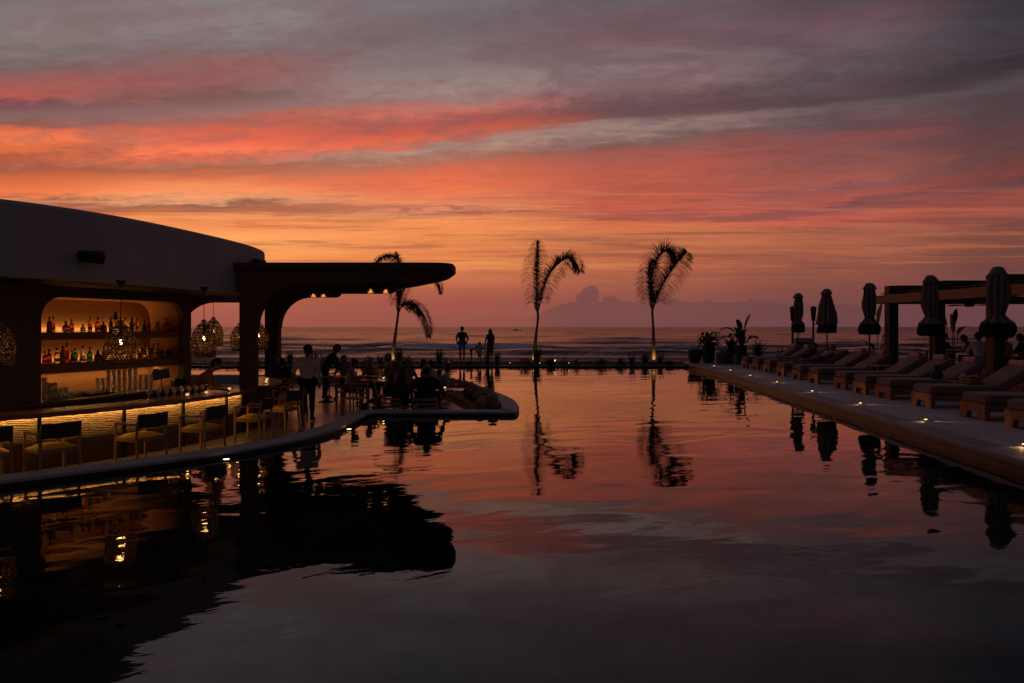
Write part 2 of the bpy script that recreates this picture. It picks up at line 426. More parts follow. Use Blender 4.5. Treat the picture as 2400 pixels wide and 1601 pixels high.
    def mesh(s, name, mats):
        me = bpy.data.meshes.new(name)
        me.from_pydata(s.v, [], s.f)
        for m in (mats if isinstance(mats, (list, tuple)) else [mats]): me.materials.append(m)
        me.polygons.foreach_set('material_index', s.mi)
        me.polygons.foreach_set('use_smooth', s.sm)
        bm = bmesh.new(); bm.from_mesh(me)
        bmesh.ops.recalc_face_normals(bm, faces=bm.faces); bm.to_mesh(me); bm.free()
        me.update(); return me

def obj(name, mb, mats, parent=None, loc=(0,0,0), rz=0.0):
    me = mb.mesh(name, mats) if isinstance(mb, MB) else mb
    o = bpy.data.objects.new(name, me); COL.objects.link(o)
    o.location = loc; o.rotation_euler = (0,0,rz)
    if parent: o.parent = parent
    return o
def tag(o, label=None, cat=None, group=None, kind=None):
    if label: o['label'] = label
    if cat: o['category'] = cat
    if group: o['group'] = group
    if kind: o['kind'] = kind
    return o
def thing(name, label, cat, loc=(0,0,0), rz=0.0, group=None):
    o = bpy.data.objects.new(name, None); COL.objects.link(o)
    o.location = loc; o.rotation_euler = (0,0,rz); o.empty_display_size = 0.2
    return tag(o, label, cat, group)
def structure(name, mb, mats): return tag(obj(name, mb, mats), kind='structure')
def copy_tree(o, loc=None, rz=None, label=None, parent=None):
    c = o.copy(); COL.objects.link(c)
    if parent: c.parent = parent
    if loc is not None: c.location = loc
    if rz is not None: c.rotation_euler = (0,0,rz)
    if label: c['label'] = label
    for ch in list(o.children): copy_tree(ch, parent=c)
    return c
def lamp(kind, name, loc, energy, col=WARM, parent=None, **kw):
    L = bpy.data.lights.new(name, kind); L.energy = energy; L.color = col
    for k, v in kw.items(): setattr(L, k, v)
    o = bpy.data.objects.new(name, L); COL.objects.link(o); o.location = loc
    if parent: o.parent = parent
    return o
def aim(o, d):
    o.rotation_euler = Vector(d).to_track_quat('-Z', 'Y').to_euler()
def spline(pts, n=8):
    """Catmull-Rom through the points"""
    P = [np.array(p, float) for p in pts]; out = []
    Q = [2*P[0]-P[1]] + P + [2*P[-1]-P[-2]]
    for i in range(1, len(Q)-2):
        for k in range(n):
            t = k/n; a, b, c, d = Q[i-1], Q[i], Q[i+1], Q[i+2]
            out.append(tuple(0.5*((2*b)+(c-a)*t+(2*a-5*b+4*c-d)*t*t+(3*b-a-3*c+d)*t**3)))
    out.append(tuple(P[-1])); return out
def arc(cx, cy, rx, ry, a0, a1, n=12):
    return [(cx+rx*math.cos(math.radians(a0+(a1-a0)*i/n)), cy+ry*math.sin(math.radians(a0+(a1-a0)*i/n))) for i in range(n+1)]
ORD = ['first','second','third','fourth','fifth','sixth','seventh','eighth','ninth','tenth','eleventh','twelfth','thirteenth','fourteenth','fifteenth','sixteenth','seventeenth','eighteenth','nineteenth','twentieth']
# ================================================================== SETTING
# ---- beach and ground, one sheet from behind the viewer down into the sea
def ground_z(y):
    ys = [-60, 40, 48, 70, 105, 112, 125, 160]; zs = [-1.0, -1.0, -1.25, -2.0, -2.75, -3.0, -3.6, -6.0]
    return float(np.interp(y, ys, zs))
g = MB(); ys = [-60,-20,20,40,44,48,54,62,70,80,90,98,105,110,114,120,130,160]
xs_ = list(range(-700, 701, 35)); vs = []; fs = []
for y in ys:
    for x in xs_: vs.append((x, y, ground_z(y) + (R.uniform(-.06,.06) if 44 < y < 105 else 0)))
W_ = len(xs_)
for j in range(len(ys)-1):
    for i in range(W_-1): fs.append((j*W_+i, j*W_+i+1, (j+1)*W_+i+1, (j+1)*W_+i))
g.add(vs, fs, 0, True); structure('beach', g, sand_m)

# ---- the sea: swell and two lines of breakers, then flat water out to the horizon
SEA = -3.0
def sea_mesh():
    yy = np.concatenate([np.arange(101, 190, 0.55), np.arange(190, 300, 1.0), np.arange(300, 700, 4.0), [800, 1000, 1400, 2200, 4000, 8000, 16000, 30000]])
    nx = 300
    s = np.linspace(-1.0, 1.0, nx)
    rng = np.random.RandomState(5)
    def wob(x, seed, amp, wl):
        r = np.random.RandomState(seed); o = np.zeros_like(x)
        for k in range(6):
            o += amp/(1+k*.6)*np.sin(x*2*PI/(wl/(1+k*.9)) + r.uniform(0, 6.28))
        return o
    half = np.maximum(420.0, yy*1.05)
    X = s[None,:]*half[:,None]; Y = np.repeat(yy[:,None], nx, 1)
    Z = np.zeros_like(X); F = np.zeros_like(X)
    # (distance, height, width, seed, foam)
    for yc, A, w, sd, fo in ((126, .95, 4.0, 1, .25), (133, .80, 3.6, 7, .10), (152, 1.35, 5.4, 2, 1.15), (166, 1.0, 4.6, 3, .3), (205, .95, 6.0, 4, .12), (222, .40, 6.0, 14, 0),
                             (262, .9, 8.0, 5, 0), (300, .6, 9.0, 15, 0), (345, .9, 10.0, 6, 0), (430, .9, 13, 8, 0), (560, .9, 16, 9, 0)):
        ycx = yc + wob(X, sd, 1.9, 170)
        am = A*np.clip(0.62 + 0.5*wob(X, sd+20, .55, 120), 0.12, 1.25)
        q = (Y-ycx)/w
        prof = np.where(q < 0, np.exp(-(q*1.9)**2), np.exp(-(q*.75)**2))
        Z += am*prof - am*0.25*np.exp(-((q+1.15)*1.3)**2)
        if fo:
            lip = np.exp(-((q+.28)*2.6)**2)*np.clip(am/A - 0.55, 0, 1)*2.0*fo
            F = np.maximum(F, lip)
    shore = 113 + wob(X, 31, .8, 60) + wob(X, 32, .35, 14)
    F = np.maximum(F, 0.65*np.exp(-((Y-shore)/.55)**2))
    F = np.maximum(F, 0.35*np.exp(-((Y-(shore+6)-wob(X,33,.9,40))/.6)**2))
    fade = np.clip((Y-110)/14, 0, 1)*np.clip((900-Y)/400, 0, 1)
    Z = SEA + Z*fade
    V = np.stack([X, Y, Z], -1).reshape(-1, 3)
    ny = len(yy)
    idx = np.arange(ny*nx).reshape(ny, nx)
    Q = np.stack([idx[:-1,:-1], idx[:-1,1:], idx[1:,1:], idx[1:,:-1]], -1).reshape(-1, 4)
    me = bpy.data.meshes.new('sea')
    me.from_pydata(V.tolist(), [], Q.tolist())
    at = me.attributes.new('foam', 'FLOAT', 'POINT'); at.data.foreach_set('value', F.reshape(-1).astype(np.float32))
    me.polygons.foreach_set('use_smooth', [True]*len(me.polygons))
    m = bpy.data.materials.new('sea_water'); m.use_nodes = True; m.node_tree.nodes.clear(); N = NT(m.node_tree)
    out = N.node('ShaderNodeOutputMaterial'); b = N.node('ShaderNodeBsdfPrincipled'); N.l.new(b.outputs[0], out.inputs[0])
    co = N.node('ShaderNodeTexCoord').outputs['Object']
    ft = N.node('ShaderNodeAttribute', attribute_name='foam').outputs['Fac']
    x, y, z = N.sep(co)
    fn = N.noise(N.comb(x*.5, y*1.1, 0), 1.0, 6, 0.68)
    foam = N.smooth(V_(N, ft)*1.0 + (fn-0.5)*1.9, 0.36, 0.66)
    N.put(b.inputs['Base Color'], N.mix(foam, (0.030,0.032,0.055,1), (0.70,0.70,0.76,1)))
    N.put(b.inputs['Roughness'], N.math('ADD', N.math('ADD', foam*0.5, 0.16), N.smooth(y, 150.0, 900.0, 0.0, 0.12), clamp=True))
    b.inputs['IOR'].default_value = 1.22
    bn = N.node('ShaderNodeBump'); bn.inputs['Strength'].default_value = 1.0; bn.inputs['Distance'].default_value = 1.0
    dist = N.smooth(y, 160.0, 1500.0)
    c1 = N.noise(N.comb(x*.16, y*.33, 0), 1.0, 5, 0.62)
    c2 = N.noise(N.comb(x*.035, y*.10, 4), 1.0, 4, 0.6)
    N.put(bn.inputs['Height'], c1*0.75 + c2*2.2)
    N.l.new(bn.outputs[0], b.inputs['Normal'])
    me.materials.append(m)
    o = bpy.data.objects.new('sea', me); COL.objects.link(o); tag(o, kind='structure')
def V_(N, o): return V(N, o)
sea_mesh()

# ---- pool outlines, in metres
COPE = spline([(-16,4.2),(-12,5.0),(-9.2,6.3),(-7.4,7.6),(-6.3,8.45),(-5.26,9.41),(-4.55,10.2),(-3.95,11.0),(-3.5,11.95),(-3.27,13.0),(-3.19,14.2)], 5) + [(-3.17,15.0),(-3.14,15.22),(-3.02,15.3)] + [(-2,15.3),(-1,15.3),(-.2,15.3),(.02,15.32),(.10,15.4)] + \
       spline([(.14,15.6),(.17,16.2),(.13,17.0),(.0,18.1),(-.35,19.6),(-.9,21.2),(-1.7,22.8),(-2.8,24.4),(-4.2,25.6),(-6,26.5),(-8,27.0),(-12,27.2),(-16,27.2)], 4)
DECK = spline([(6.70,-6),(6.72,0),(6.78,5),(6.9,9.2),(7.08,11.6),(7.3,14.0),(7.7,18.8),(8.1,23.0),(8.4,28.0),(8.62,33.3),(8.72,34.5)], 5) + arc(10.2,34.5,1.48,1.3,180,90,6) + [(16,35.85),(45,36.2)]
FAR = 33.6

# ---- pool water
wpoly = list(COPE) + [(-30,27.2),(-30,FAR+.1),(8.7,FAR+.1)] + [p for p in reversed(DECK) if p[1] < FAR] + [(-16,-6)]
w = MB(); w.add([(p[0],p[1],0) for p in wpoly], [tuple(range(len(wpoly)))])
def water_mat():
    m = bpy.data.materials.new('pool_water'); m.use_nodes = True; m.node_tree.nodes.clear(); N = NT(m.node_tree)
    out = N.node('ShaderNodeOutputMaterial'); b = N.node('ShaderNodeBsdfPrincipled'); N.l.new(b.outputs[0], out.inputs[0])
    b.inputs['Base Color'].default_value = (0.006, 0.010, 0.009, 1)
    b.inputs['Roughness'].default_value = 0.015
    b.inputs['IOR'].default_value = 1.48
    co = N.node('ShaderNodeTexCoord').outputs['Object']
    x, y, z = N.sep(co)
    xr = x*0.94 + y*0.34; yr = y*0.94 - x*0.34
    calm = N.noise(N.comb(x*.16, y*.13, 2), 1.0, 3, 0.5)
    amp = N.smooth(calm, 0.32, 0.66, 0.35, 1.25)
    n1 = N.noise(N.comb(xr*.60, yr*1.25, 0), 1.0, 1.2, 0.4, 0.7)
    n2 = N.noise(N.comb(xr*2.6, yr*5.0, 3), 1.0, 3, 0.5, 0.5)
    n3 = N.noise(N.comb(x*.22, y*.42, 6), 1.0, 2, 0.5, 0.3)
    hh = (n1*0.0125 + n2*0.0014)*amp + n3*0.016
    bn = N.node('ShaderNodeBump'); bn.inputs['Strength'].default_value = 1.0; bn.inputs['Distance'].default_value = 1.0
    N.put(bn.inputs['Height'], hh); N.l.new(bn.outputs[0], b.inputs['Normal'])
    return m
structure('pool_water', w, water_mat())

# ---- low wall round the bar terrace, with its rounded top
c = MB(); c.sweep(COPE, [(0,.052),(0,.085),(.008,.096),(.022,.10),(.40,.10),(.415,.095),(.42,.08),(.42,-.32),(.3,-.32),(.3,.052)], 0, smooth=False)
structure('terrace_coping', c, coping_m)
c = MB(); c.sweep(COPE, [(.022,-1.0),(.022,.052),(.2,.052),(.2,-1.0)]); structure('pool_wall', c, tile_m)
inner = [p for p in COPE]
fl = MB()
def offset_path(P, o):
    out = []
    for k in range(len(P)):
        a, b = Vector(P[max(k-1,0)]), Vector(P[min(k+1,len(P)-1)])
        t = (b-a).normalized(); out.append((P[k][0]-t.y*o, P[k][1]+t.x*o))
    return out
fp = offset_path(COPE, .25)
fl.add([(p[0],p[1],-.2) for p in fp], [tuple(range(len(fp)))])
structure('terrace_floor', fl, floor_m)

# ---- far end of the pool: wall, planting bed, back kerb where the family stands
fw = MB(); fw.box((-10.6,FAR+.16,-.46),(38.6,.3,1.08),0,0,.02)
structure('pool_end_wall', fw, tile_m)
bed = MB(); bed.add([(-30,FAR+.3,.05),(8.9,FAR+.3,.05),(8.9,36.0,.08),(-30,36.0,.08)], [(0,1,2,3)])
structure('planting_bed', bed, soil_m)
kb = MB(); kb.box((-3.0,36.45,-.4),(24,.9,1.2),0,0,.03); kb.box((-22.6,36.45,-.45),(15.2,.9,1.1),0,0,.03)
structure('beach_kerb', kb, coping_m)

# ---- sun deck on the right with its wooden edge
dk = MB(); ip = offset_path(DECK, -.42)
dk.add([(p[0],p[1],.2) for p in ip] + [(45,-6,.2)], [tuple(range(len(ip)+1))])
structure('sun_deck', dk, deck_m)
dn = MB(); dn.sweep(DECK, [(.03,.13),(.03,.19),(.015,.205),(-.44,.205),(-.44,-.1),(-.1,-.1),(-.1,.13)])
structure('deck_nosing', dn, nosing_m)
db = thing('deck_edging', 'long reddish timber boards facing the pool below the sun deck edge', 'edging', (0,0,0))
for z0, z1, o in ((.0815,.128,.0),(.033,.0785,.004),(-.12,.030,.008)):
    b = MB(); b.sweep(DECK[:-7], [(o-.06,z0),(o,z0),(o,z1),(o-.06,z1)]); obj('board', b, edge_m, db)
dr = MB(); dr.sweep(DECK, [(-.05,-1),(-.06,.12),(-.3,.12),(-.3,-1)]); structure('deck_wall', dr, dark_wood)

# ================================================================== BAR BUILDING
bar = thing('bar_building', 'curved plaster bar pavilion with tall rounded fascia and lit bottle niche', 'bar', (0,0,0))
FAS = spline([(-14,6.3),(-11.5,7.0),(-9.6,8.0),(-8.4,8.95),(-7.4,9.87),(-6.8,10.85),(-6.42,12.0),(-6.16,13.4),(-5.99,14.8),(-5.96,15.9),(-6.12,16.9),(-6.6,17.8),(-7.4,18.5),(-8.6,18.95),(-10.5,19.15),(-14,19.2)], 6)
f = MB(); f.sweep(FAS, [(0,2.735),(0,3.80),(.02,3.84),(.06,3.86),(.24,3.86),(.24,2.735)], 0, smooth=False)
obj('fascia', f, plaster, bar)
ip = offset_path(FAS, .2)
r_ = MB(); r_.prism([(p[0],p[1]) for p in ip], 3.55, 3.65); obj('roof', r_, plaster, bar)
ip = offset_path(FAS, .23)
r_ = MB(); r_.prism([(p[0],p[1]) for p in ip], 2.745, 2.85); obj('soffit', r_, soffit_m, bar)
# niche wall: local frame with x along the wall, y into it
U = Vector((.312,.950,0)).normalized(); NI = Vector((-U.y, U.x, 0))
WL = Vector((-8.55,12.4,0))
WM = Matrix(((U.x,NI.x,0,WL.x),(U.y,NI.y,0,WL.y),(0,0,1,0),(0,0,0,1)))
NL = 3.37; NT_Z = 2.56; NR = .42
op = [(NL, NT_Z-NR)] + arc(NL-NR, NT_Z-NR, NR, NR, 0, 90, 8)[1:] + arc(NR, NT_Z-NR, NR, NR, 90, 180, 8)
wpl = [(-7,-.2),(0,-.2)] + list(reversed(op)) + [(NL,-.2),(NL+.22,-.2),(NL+.22,2.75),(-7,2.75)]
wl = MB(); wl.prism(wpl, 0, .16, 'Y', M=WM); obj('niche_wall', wl, dark_wall, bar)
tun = MB(); o2 = [(NL,.5)] + op + [(0,.5)]
o3 = [(-.1,.5),(-.1,2.72),(NL+.1,2.72),(NL+.1,.5)]
tun.prism(o2 + o3, .162, .98, 'Y', M=WM); obj('niche_lining', tun, bar_wall, bar)
bk = MB(); bk.box((NL/2,1.03,1.6),(NL+.3,.1,2.4), M=WM); obj('niche_back', bk, bar_wall, bar)
SHELF = []
for z0, z1 in ((1.755,1.89),(1.125,1.29)):
    sh = MB(); sh.box((NL/2,.51,(z0+z1)/2),(NL-.004,.78,z1-z0),0,0,.01,WM); SHELF.append(obj('shelf', sh, bar_wall, bar))
bc = MB(); bc.box((NL/2-.6,.28,.63),(NL+2.0-.01,1.36,.06),0,0,.01,WM); obj('back_counter', bc, counter_m, bar)
bc = MB(); bc.box((NL/2-.6,.26,.2),(NL+1.9,1.2,.79),M=WM); obj('back_cabinet', bc, dark_wood, bar)
# return wall on the sea side with its rounded opening
rw = MB()
rw.prism([(-14,-.2),(-9.05,-.2),(-9.05,1.75)] + [(q[0],q[1]) for q in reversed(arc(-8.15,1.72,.9,.94,90,180,10))] + [(-6.9,2.66),(-6.9,2.74),(-14,2.74)], 18.4, 18.7, 'Y')
obj('sea_wall', rw, dark_wall, bar)
lb = MB(); lb.bar((-6.85,18.42,2.70),(-6.2,16.9,2.70),.18,.1); obj('lintel', lb, dark_wall, bar)

# LED strips of the niche: behind both shelves and under the lower one
def wp(s, d, z): return WM @ Vector((s, d, z))
def strip(name, s0, s1, d, z, energy, dirv, parent):
    m = MB(); m.box(((s0+s1)/2, d, z),(s1-s0,.012,.008),M=WM); o = obj('led_strip', m, led_glow, parent)
    p = wp((s0+s1)/2, d-.012, z + (.012 if dirv[2] > 0 else -.012))
    L = lamp('AREA', name, p, energy, WARM, parent, shape='RECTANGLE', size=s1-s0, size_y=.012)
    zl = -(U*dirv[0] + NI*dirv[1] + Vector((0,0,1))*dirv[2]).normalized()
    xl = U; yl = zl.cross(xl)
    L.rotation_euler = Matrix((xl, yl, zl)).transposed().to_euler()
    return L
strip('shelf_light', .05, NL-.35, .945, 1.897, 6.2, (0,.20,1.0), SHELF[0])
strip('shelf_light', .05, NL-.35, .945, 1.297, 4.4, (0,.20,1.0), SHELF[1])
strip('shelf_light', .05, NL-.05, .84, 1.118, 7.5, (0,-.22,-1.0), SHELF[1])

# ---- bar counter
CNT = spline([(-11,8.3),(-8.75,9.0),(-7.5,9.9),(-6.75,10.75),(-6.2,11.6),(-5.8,12.5),(-5.47,13.5),(-5.36,14.2)], 6)
cnt = thing('bar_counter', 'long curved stone bar counter with glowing ribbed front panel', 'bar counter', (0,0,0))
t_ = MB(); t_.sweep(CNT, [(0,.645),(0,.695),(.012,.70),(.64,.70),(.64,.645)]); top_o = obj('counter_top', t_, counter_m, cnt)
def rib_mat():
    m = bpy.data.materials.new('ribbed_clay'); m.use_nodes = True; m.node_tree.nodes.clear(); N = NT(m.node_tree)
    out = N.node('ShaderNodeOutputMaterial'); b = N.node('ShaderNodeBsdfPrincipled'); N.l.new(b.outputs[0], out.inputs[0])
    co = N.node('ShaderNodeTexCoord').outputs['Object']; x, y, z = N.sep(co)
    ln = x*0.55 + y*0.83
    wv = N.noise(N.comb(ln*5, z*12, 0), 1.0, 3, 0.6)
    rib = N.math('SINE', z*190.0 + ln*22.0 + wv*14.0)
    brk = N.noise(N.comb(ln*16, z*30, 2), 1.0, 4, 0.6)
    hgt = rib*0.42 + brk*2.2
    N.put(b.inputs['Base Color'], N.mix(N.smooth(hgt, .2, 1.7), (0.085,0.046,0.018,1), (0.24,0.145,0.058,1)))
    b.inputs['Roughness'].default_value = 0.8
    bn = N.node('ShaderNodeBump'); bn.inputs['Strength'].default_value = 0.9; bn.inputs['Distance'].default_value = 0.014
    N.put(bn.inputs['Height'], hgt); N.l.new(bn.outputs[0], b.inputs['Normal']); return m
fpn = MB(); fpn.sweep(CNT, [(.27,-.199),(.27,.64),(.34,.64),(.34,-.199)], smooth=True); fpo = obj('front_panel', fpn, rib_mat(), cnt)
ins = MB(); ins.sweep(CNT, [(.36,-.199),(.36,.64),(.60,.64),(.60,-.199)]); obj('cabinet', ins, dark_wood, cnt)
def on_path(P, t):
    L = [0]
    for a, b in zip(P, P[1:]): L.append(L[-1] + math.hypot(b[0]-a[0], b[1]-a[1]))
    d = t*L[-1]
    for k in range(len(P)-1):
        if L[k+1] >= d:
            q = (d-L[k])/max(1e-9, L[k+1]-L[k]); a, b = P[k], P[k+1]
            tt = Vector((b[0]-a[0], b[1]-a[1], 0)).normalized()
            return Vector((a[0]+(b[0]-a[0])*q, a[1]+(b[1]-a[1])*q, 0)), tt
    return Vector((*P[-1],0)), tt
def path_t(P, y):
    best = min(range(200), key=lambda k: abs(on_path(P, k/199)[0].y - y)); return best/199
for yv in (9.05, 10.32, 11.36, 12.45, 13.55):
    p, tt = on_path(CNT, path_t(CNT, yv)); nn = Vector((-tt.y, tt.x, 0))
    q = p + nn*.235
    d = MB(); d.bar((q.x,q.y,-.198),(q.x,q.y,.642),.035,.05,up=tuple(tt)); obj('divider', d, black_m, fpo)
bf_ = MB(); bf_.sweep(CNT, [(.185,.603),(.185,.644),(.197,.644),(.197,.603)]); obj('light_baffle', bf_, black_m, top_o)  # lip added to keep the LED strips out of the pool's reflections
nseg = 9
for k in range(nseg):
    t0, t1 = .28 + .72*k/nseg, .28 + .72*(k+1)/nseg
    a, _ = on_path(CNT, t0); b, tt = on_path(CNT, min(t1, .995)); m_ = (a+b)/2; d = (b-a); ln = d.length*.98; d.normalize(); nn = Vector((-d.y, d.x, 0))
    q = m_ + nn*.250
    st_ = MB(); st_.bar((a.x+nn.x*.238,a.y+nn.y*.238,.640),(b.x+nn.x*.238,b.y+nn.y*.238,.640),.012,.006); obj('led_strip', st_, led_glow, top_o)
    L = lamp('AREA', 'counter_light', (q.x,q.y,.630), 2.2, (1.0,.56,.17), top_o, shape='RECTANGLE', size=ln, size_y=.012)
    zl = -(nn*-.40 + Vector((0,0,-1))).normalized(); xl = d; yl = zl.cross(xl)
    L.rotation_euler = Matrix((xl, yl, zl)).transposed().to_euler()
# second counter behind the pillar
CN2 = spline([(-5.30,15.15),(-5.42,16.0),(-5.75,16.9),(-6.3,17.5)], 5)
cn2 = thing('side_counter', 'short curved counter on the far side of the brown pillar', 'bar counter', (0,0,0))
t_ = MB(); t_.sweep(CN2, [(0,.645),(0,.70),(.6,.70),(.6,.645)]); obj('counter_top', t_, counter_m, cn2)
t_ = MB(); t_.sweep(CN2, [(.27,-.199),(.27,.64),(.5,.64),(.5,-.199)]); obj('front_panel', t_, MATS.get('rib') or fpn and bpy.data.materials['ribbed_clay'], cn2)

# speakers on the fascia
def speaker(x, y, z, rz, label):
    t = thing('loudspeaker', label, 'speaker', (x,y,z), rz, 'black speakers on the fascia')
    b = MB(); b.lathe([(.001,-.17),(.075,-.17),(.088,-.155),(.098,.02),(.112,.15),(.104,.175),(.001,.178)], 20, M=Matrix.Rotation(PI/2,4,'Y')); cb = obj('cabinet', b, black_m, t)
    g_ = MB(); g_.lathe([(.001,.186),(.09,.182),(.092,.178)], 20, M=Matrix.Rotation(PI/2,4,'Y')); obj('grille', g_, metal_d, cb)
    k = MB(); k.bar((0,.1,0),(0,.27,.03),.05,.05); obj('bracket', k, metal_d, t)
speaker(-6.62,10.72,3.10,math.radians(58),'black rounded speaker bracketed to the middle of the grey fascia')
speaker(-5.80,15.62,3.46,math.radians(80),'dark speaker at the rounded fascia end above the canopy')

# ================================================================== CANOPY
can = thing('canopy', 'dark brown curved canopy with arched pillars and rounded drop beams', 'canopy', (0,0,0))
YF = 14.7
ZB, ZS, ZT = 2.95, 3.20, 3.385
def arch_beam(x0, x1, xe, y0, y1, zspring=1.97, rx=1.12, re=.22, zb=-.199):
    """pillar x0..x1 carrying a drop beam to xe, quarter arch between, rounded free end"""
    pl = [(x0,zb),(x1,zb),(x1,zspring-.03),(x1+.03,zspring)]
    pl += [(q[0],q[1]) for q in arc(x1+.03+rx, zspring, rx, ZB-zspring, 180, 90, 12)][1:]
    pl += arc(xe-re, ZB+re*.98, re, re*.98, -90, 0, 8)
    pl += [(xe,ZS),(x0,ZS)]
    m = MB(); m.prism(pl, y0, y1, 'Y'); return m
obj('arched_beam', arch_beam(-5.88,-5.58,-2.43,YF+.02,YF+.33), brown, can)
obj('arched_beam', arch_beam(-7.97,-7.55,-5.55,22.0,22.35,rx=.95), brown, can)
mb_ = MB(); mb_.prism([(-7.6,ZS),(-7.6,ZB)] + arc(-3.3-.26,ZB+.24,.26,.24,-90,0,8) + [(-3.3,ZS)], 19.45, 19.8, 'Y'); obj('drop_beam', mb_, brown, can)
PLAN = [(-8.3,YF),(-1.62,YF)] + arc(-1.62,YF+.42,.33,.42,-90,0,6)[1:] + spline([(-1.30,15.8),(-1.46,16.7),(-1.77,18.1),(-2.45,19.8),(-3.13,21.3),(-3.9,22.5),(-5.0,23.2),(-6.5,23.4),(-8.3,23.4)], 4)
rim = MB(); rim.sweep(PLAN, [(0,3.225),(0,ZT-.012),(.012,ZT),(.26,ZT),(.26,3.225)]); rim_o = obj('rim', rim, brown, can)
ip = offset_path(PLAN, .24)
top = MB(); top.prism(ip, 3.33, 3.372); ceil_o = obj('ceiling', top, brown, can)
for x0, x1 in ((-7.2,-2.94),(-2.90,-1.62)):
    p_ = MB(); p_.box(((x0+x1)/2,YF+.3+1.2,3.40),(x1-x0,2.4,.03),0,0,.008); obj('roof_sheet', p_, brown, ceil_o)
for k in range(7):
    y = YF+.75+k*.62; xr = float(np.interp(y, [14.7,15.8,16.7,18.1,19.8], [-1.75,-1.62,-1.78,-2.1,-2.8]))
    s_ = MB(); s_.box(((-2.5+xr)/2,y,3.285),(xr+2.5,.09,.09),0,0,.01) if k < 4 else s_.box(((-5.5+xr)/2,y,3.285),(xr+5.5,.09,.09),0,0,.01)
    obj('slat', s_, bar_wall, ceil_o)  # lighter colour than the canopy stands in for sky light on the slats
# small spotlights in pairs, washing the faces of the drop beams
for x, yf, ztop in ((-3.60,19.45,3.19),(-4.05+.02,19.45,3.19),(-6.40,22.0,3.19),(-6.08,22.0,3.19)):
    t = thing('ceiling_spotlight', {0:'lit ceiling spotlight nearest the free end of the middle drop beam',1:'lit ceiling spotlight inner of the pair on the middle drop beam',2:'lit ceiling spotlight inner of the pair on the farthest drop beam',3:'lit ceiling spotlight outer of the pair on the farthest drop beam'}[((-3.60,-4.03,-6.40,-6.08).index(round(x,2)))], 'spotlight', (x,yf-.075,ztop), 0, 'small spotlights under the canopy')
    b = MB(); b.lathe([(.001,.04),(.035,.04),(.04,-.035),(.033,-.035),(.03,0),(.001,0)], 12); ho = obj('housing', b, metal_d, t)
    b = MB(); b.lathe([(.001,-.004),(.030,-.004)], 12); obj('lens', b, spot_glow, ho)
    L = lamp('SPOT', 'beam', (0,0,-.045), 24.0, (1.0,.55,.16), t, spot_size=math.radians(58), spot_blend=.9, shadow_soft_size=.02)
    L.rotation_euler = Vector((0,.25,-1)).to_track_quat('-Z','Y').to_euler()
# ================================================================== BAR THINGS
def wall_s(px, d):
    """distance along the niche wall of a point seen at azimuth px, d metres into the niche"""
    k = (px-1200)/1600
    ox, oy = WL.x + NI.x*d, WL.y + NI.y*d
    return (k*oy - ox)/(U.x - k*U.y)
# ---- pendant lamps: woven domes
def woven_dome(seed):
    r = random.Random(seed); m = MB()
    nz, na = 21, 30
    prof = [(.03,.69),(.05,.685)] + [(.232*math.sin(PI/2*min(1,k/12))**.72 if k < 12 else .232*(1-(k-12)*.010), .68 - .68*(k/(nz-1))**1.0) for k in range(1, nz)]
    for k in range(len(prof)-1):
        (r0,z0),(r1,z1) = prof[k], prof[k+1]
        for i in range(na):
            a0 = 2*PI*(i + r.uniform(-.12,.12))/na; a1 = 2*PI*(i+.72+r.uniform(-.10,.22))/na
            if r.random() < .07: continue
            w = r.uniform(.72,1.0); zz = z0 + (z1-z0)*w; rr = r0 + (r1-r0)*w; j = r.uniform(-.006,.007)
            if k % 2: a0 += PI/na; a1 += PI/na
            vs = [((r0+j)*math.cos(a0),(r0+j)*math.sin(a0),z0),((r0+j)*math.cos(a1),(r0+j)*math.sin(a1),z0),((rr+j)*math.cos(a1),(rr+j)*math.sin(a1),zz),((rr+j)*math.cos(a0),(rr+j)*math.sin(a0),zz)]
            m.add(vs, [(0,1,2,3)])
    for k in range(0, len(prof), 4):
        rr, z = prof[k]
        m.tube([(rr*math.cos(2*PI*i/24), rr*math.sin(2*PI*i/24), z + r.uniform(-.004,.004)) for i in range(25)], .0045, 4, cap=False)
    m.tube([(.212*math.cos(2*PI*i/24), .212*math.sin(2*PI*i/24), 0.0) for i in range(25)], .009, 5, cap=False)
    return m
dome_mesh = woven_dome(3).mesh('woven_shade', wicker)
def pendant(px, Y, zc, label, en=3.4):
    X = (px-1200)/1600*Y
    t = thing('pendant_lamp', label, 'pendant lamp', (X,Y,zc-.34), R.uniform(0,6), 'woven pendant lamps over the bar')
    obj('woven_shade', dome_mesh, None, t)
    zt = 2.745 - (zc-.34)
    c = MB(); c.tube([(0,0,.68),(0,0,zt)], .006, 6); obj('cord', c, metal_d, t)
    c = MB(); c.lathe([(.012,zt-.12),(.075,zt-.01),(.075,zt)], 14, cap=True); obj('ceiling_rose', c, metal_d, t)
    hl = MB(); hl.lathe([(.016,.38),(.016,.69)], 8); hl = obj('lamp_holder', hl, metal_d, t)
    c = MB(); c.lathe([(.001,.30),(.017,.307),(.023,.325),(.018,.35),(.012,.38)], 10); obj('bulb', c, bulb_glow, hl)
    L = lamp('POINT', 'bulb_light', (0,0,.27), en, WARM, t, shadow_soft_size=.06)
pendant(-9, 9.9, 1.77, 'woven dome lamp cut off by the photo edge, before the dark wall')
pendant(283, 11.0, 1.75, 'woven dome lamp hanging before the lit bottle shelves')
pendant(478, 12.8, 1.78, 'woven dome lamp before the sea opening, front of the overlapping pair')
pendant(500, 16.6, 1.88, 'woven dome lamp before the sea opening, rear of the overlapping pair')
pendant(562, 17.0, 1.74, 'woven dome lamp mostly hidden by the brown front pillar')
pendant(606, 17.0, 1.78, 'woven dome lamp in the gap between the two canopy pillars')

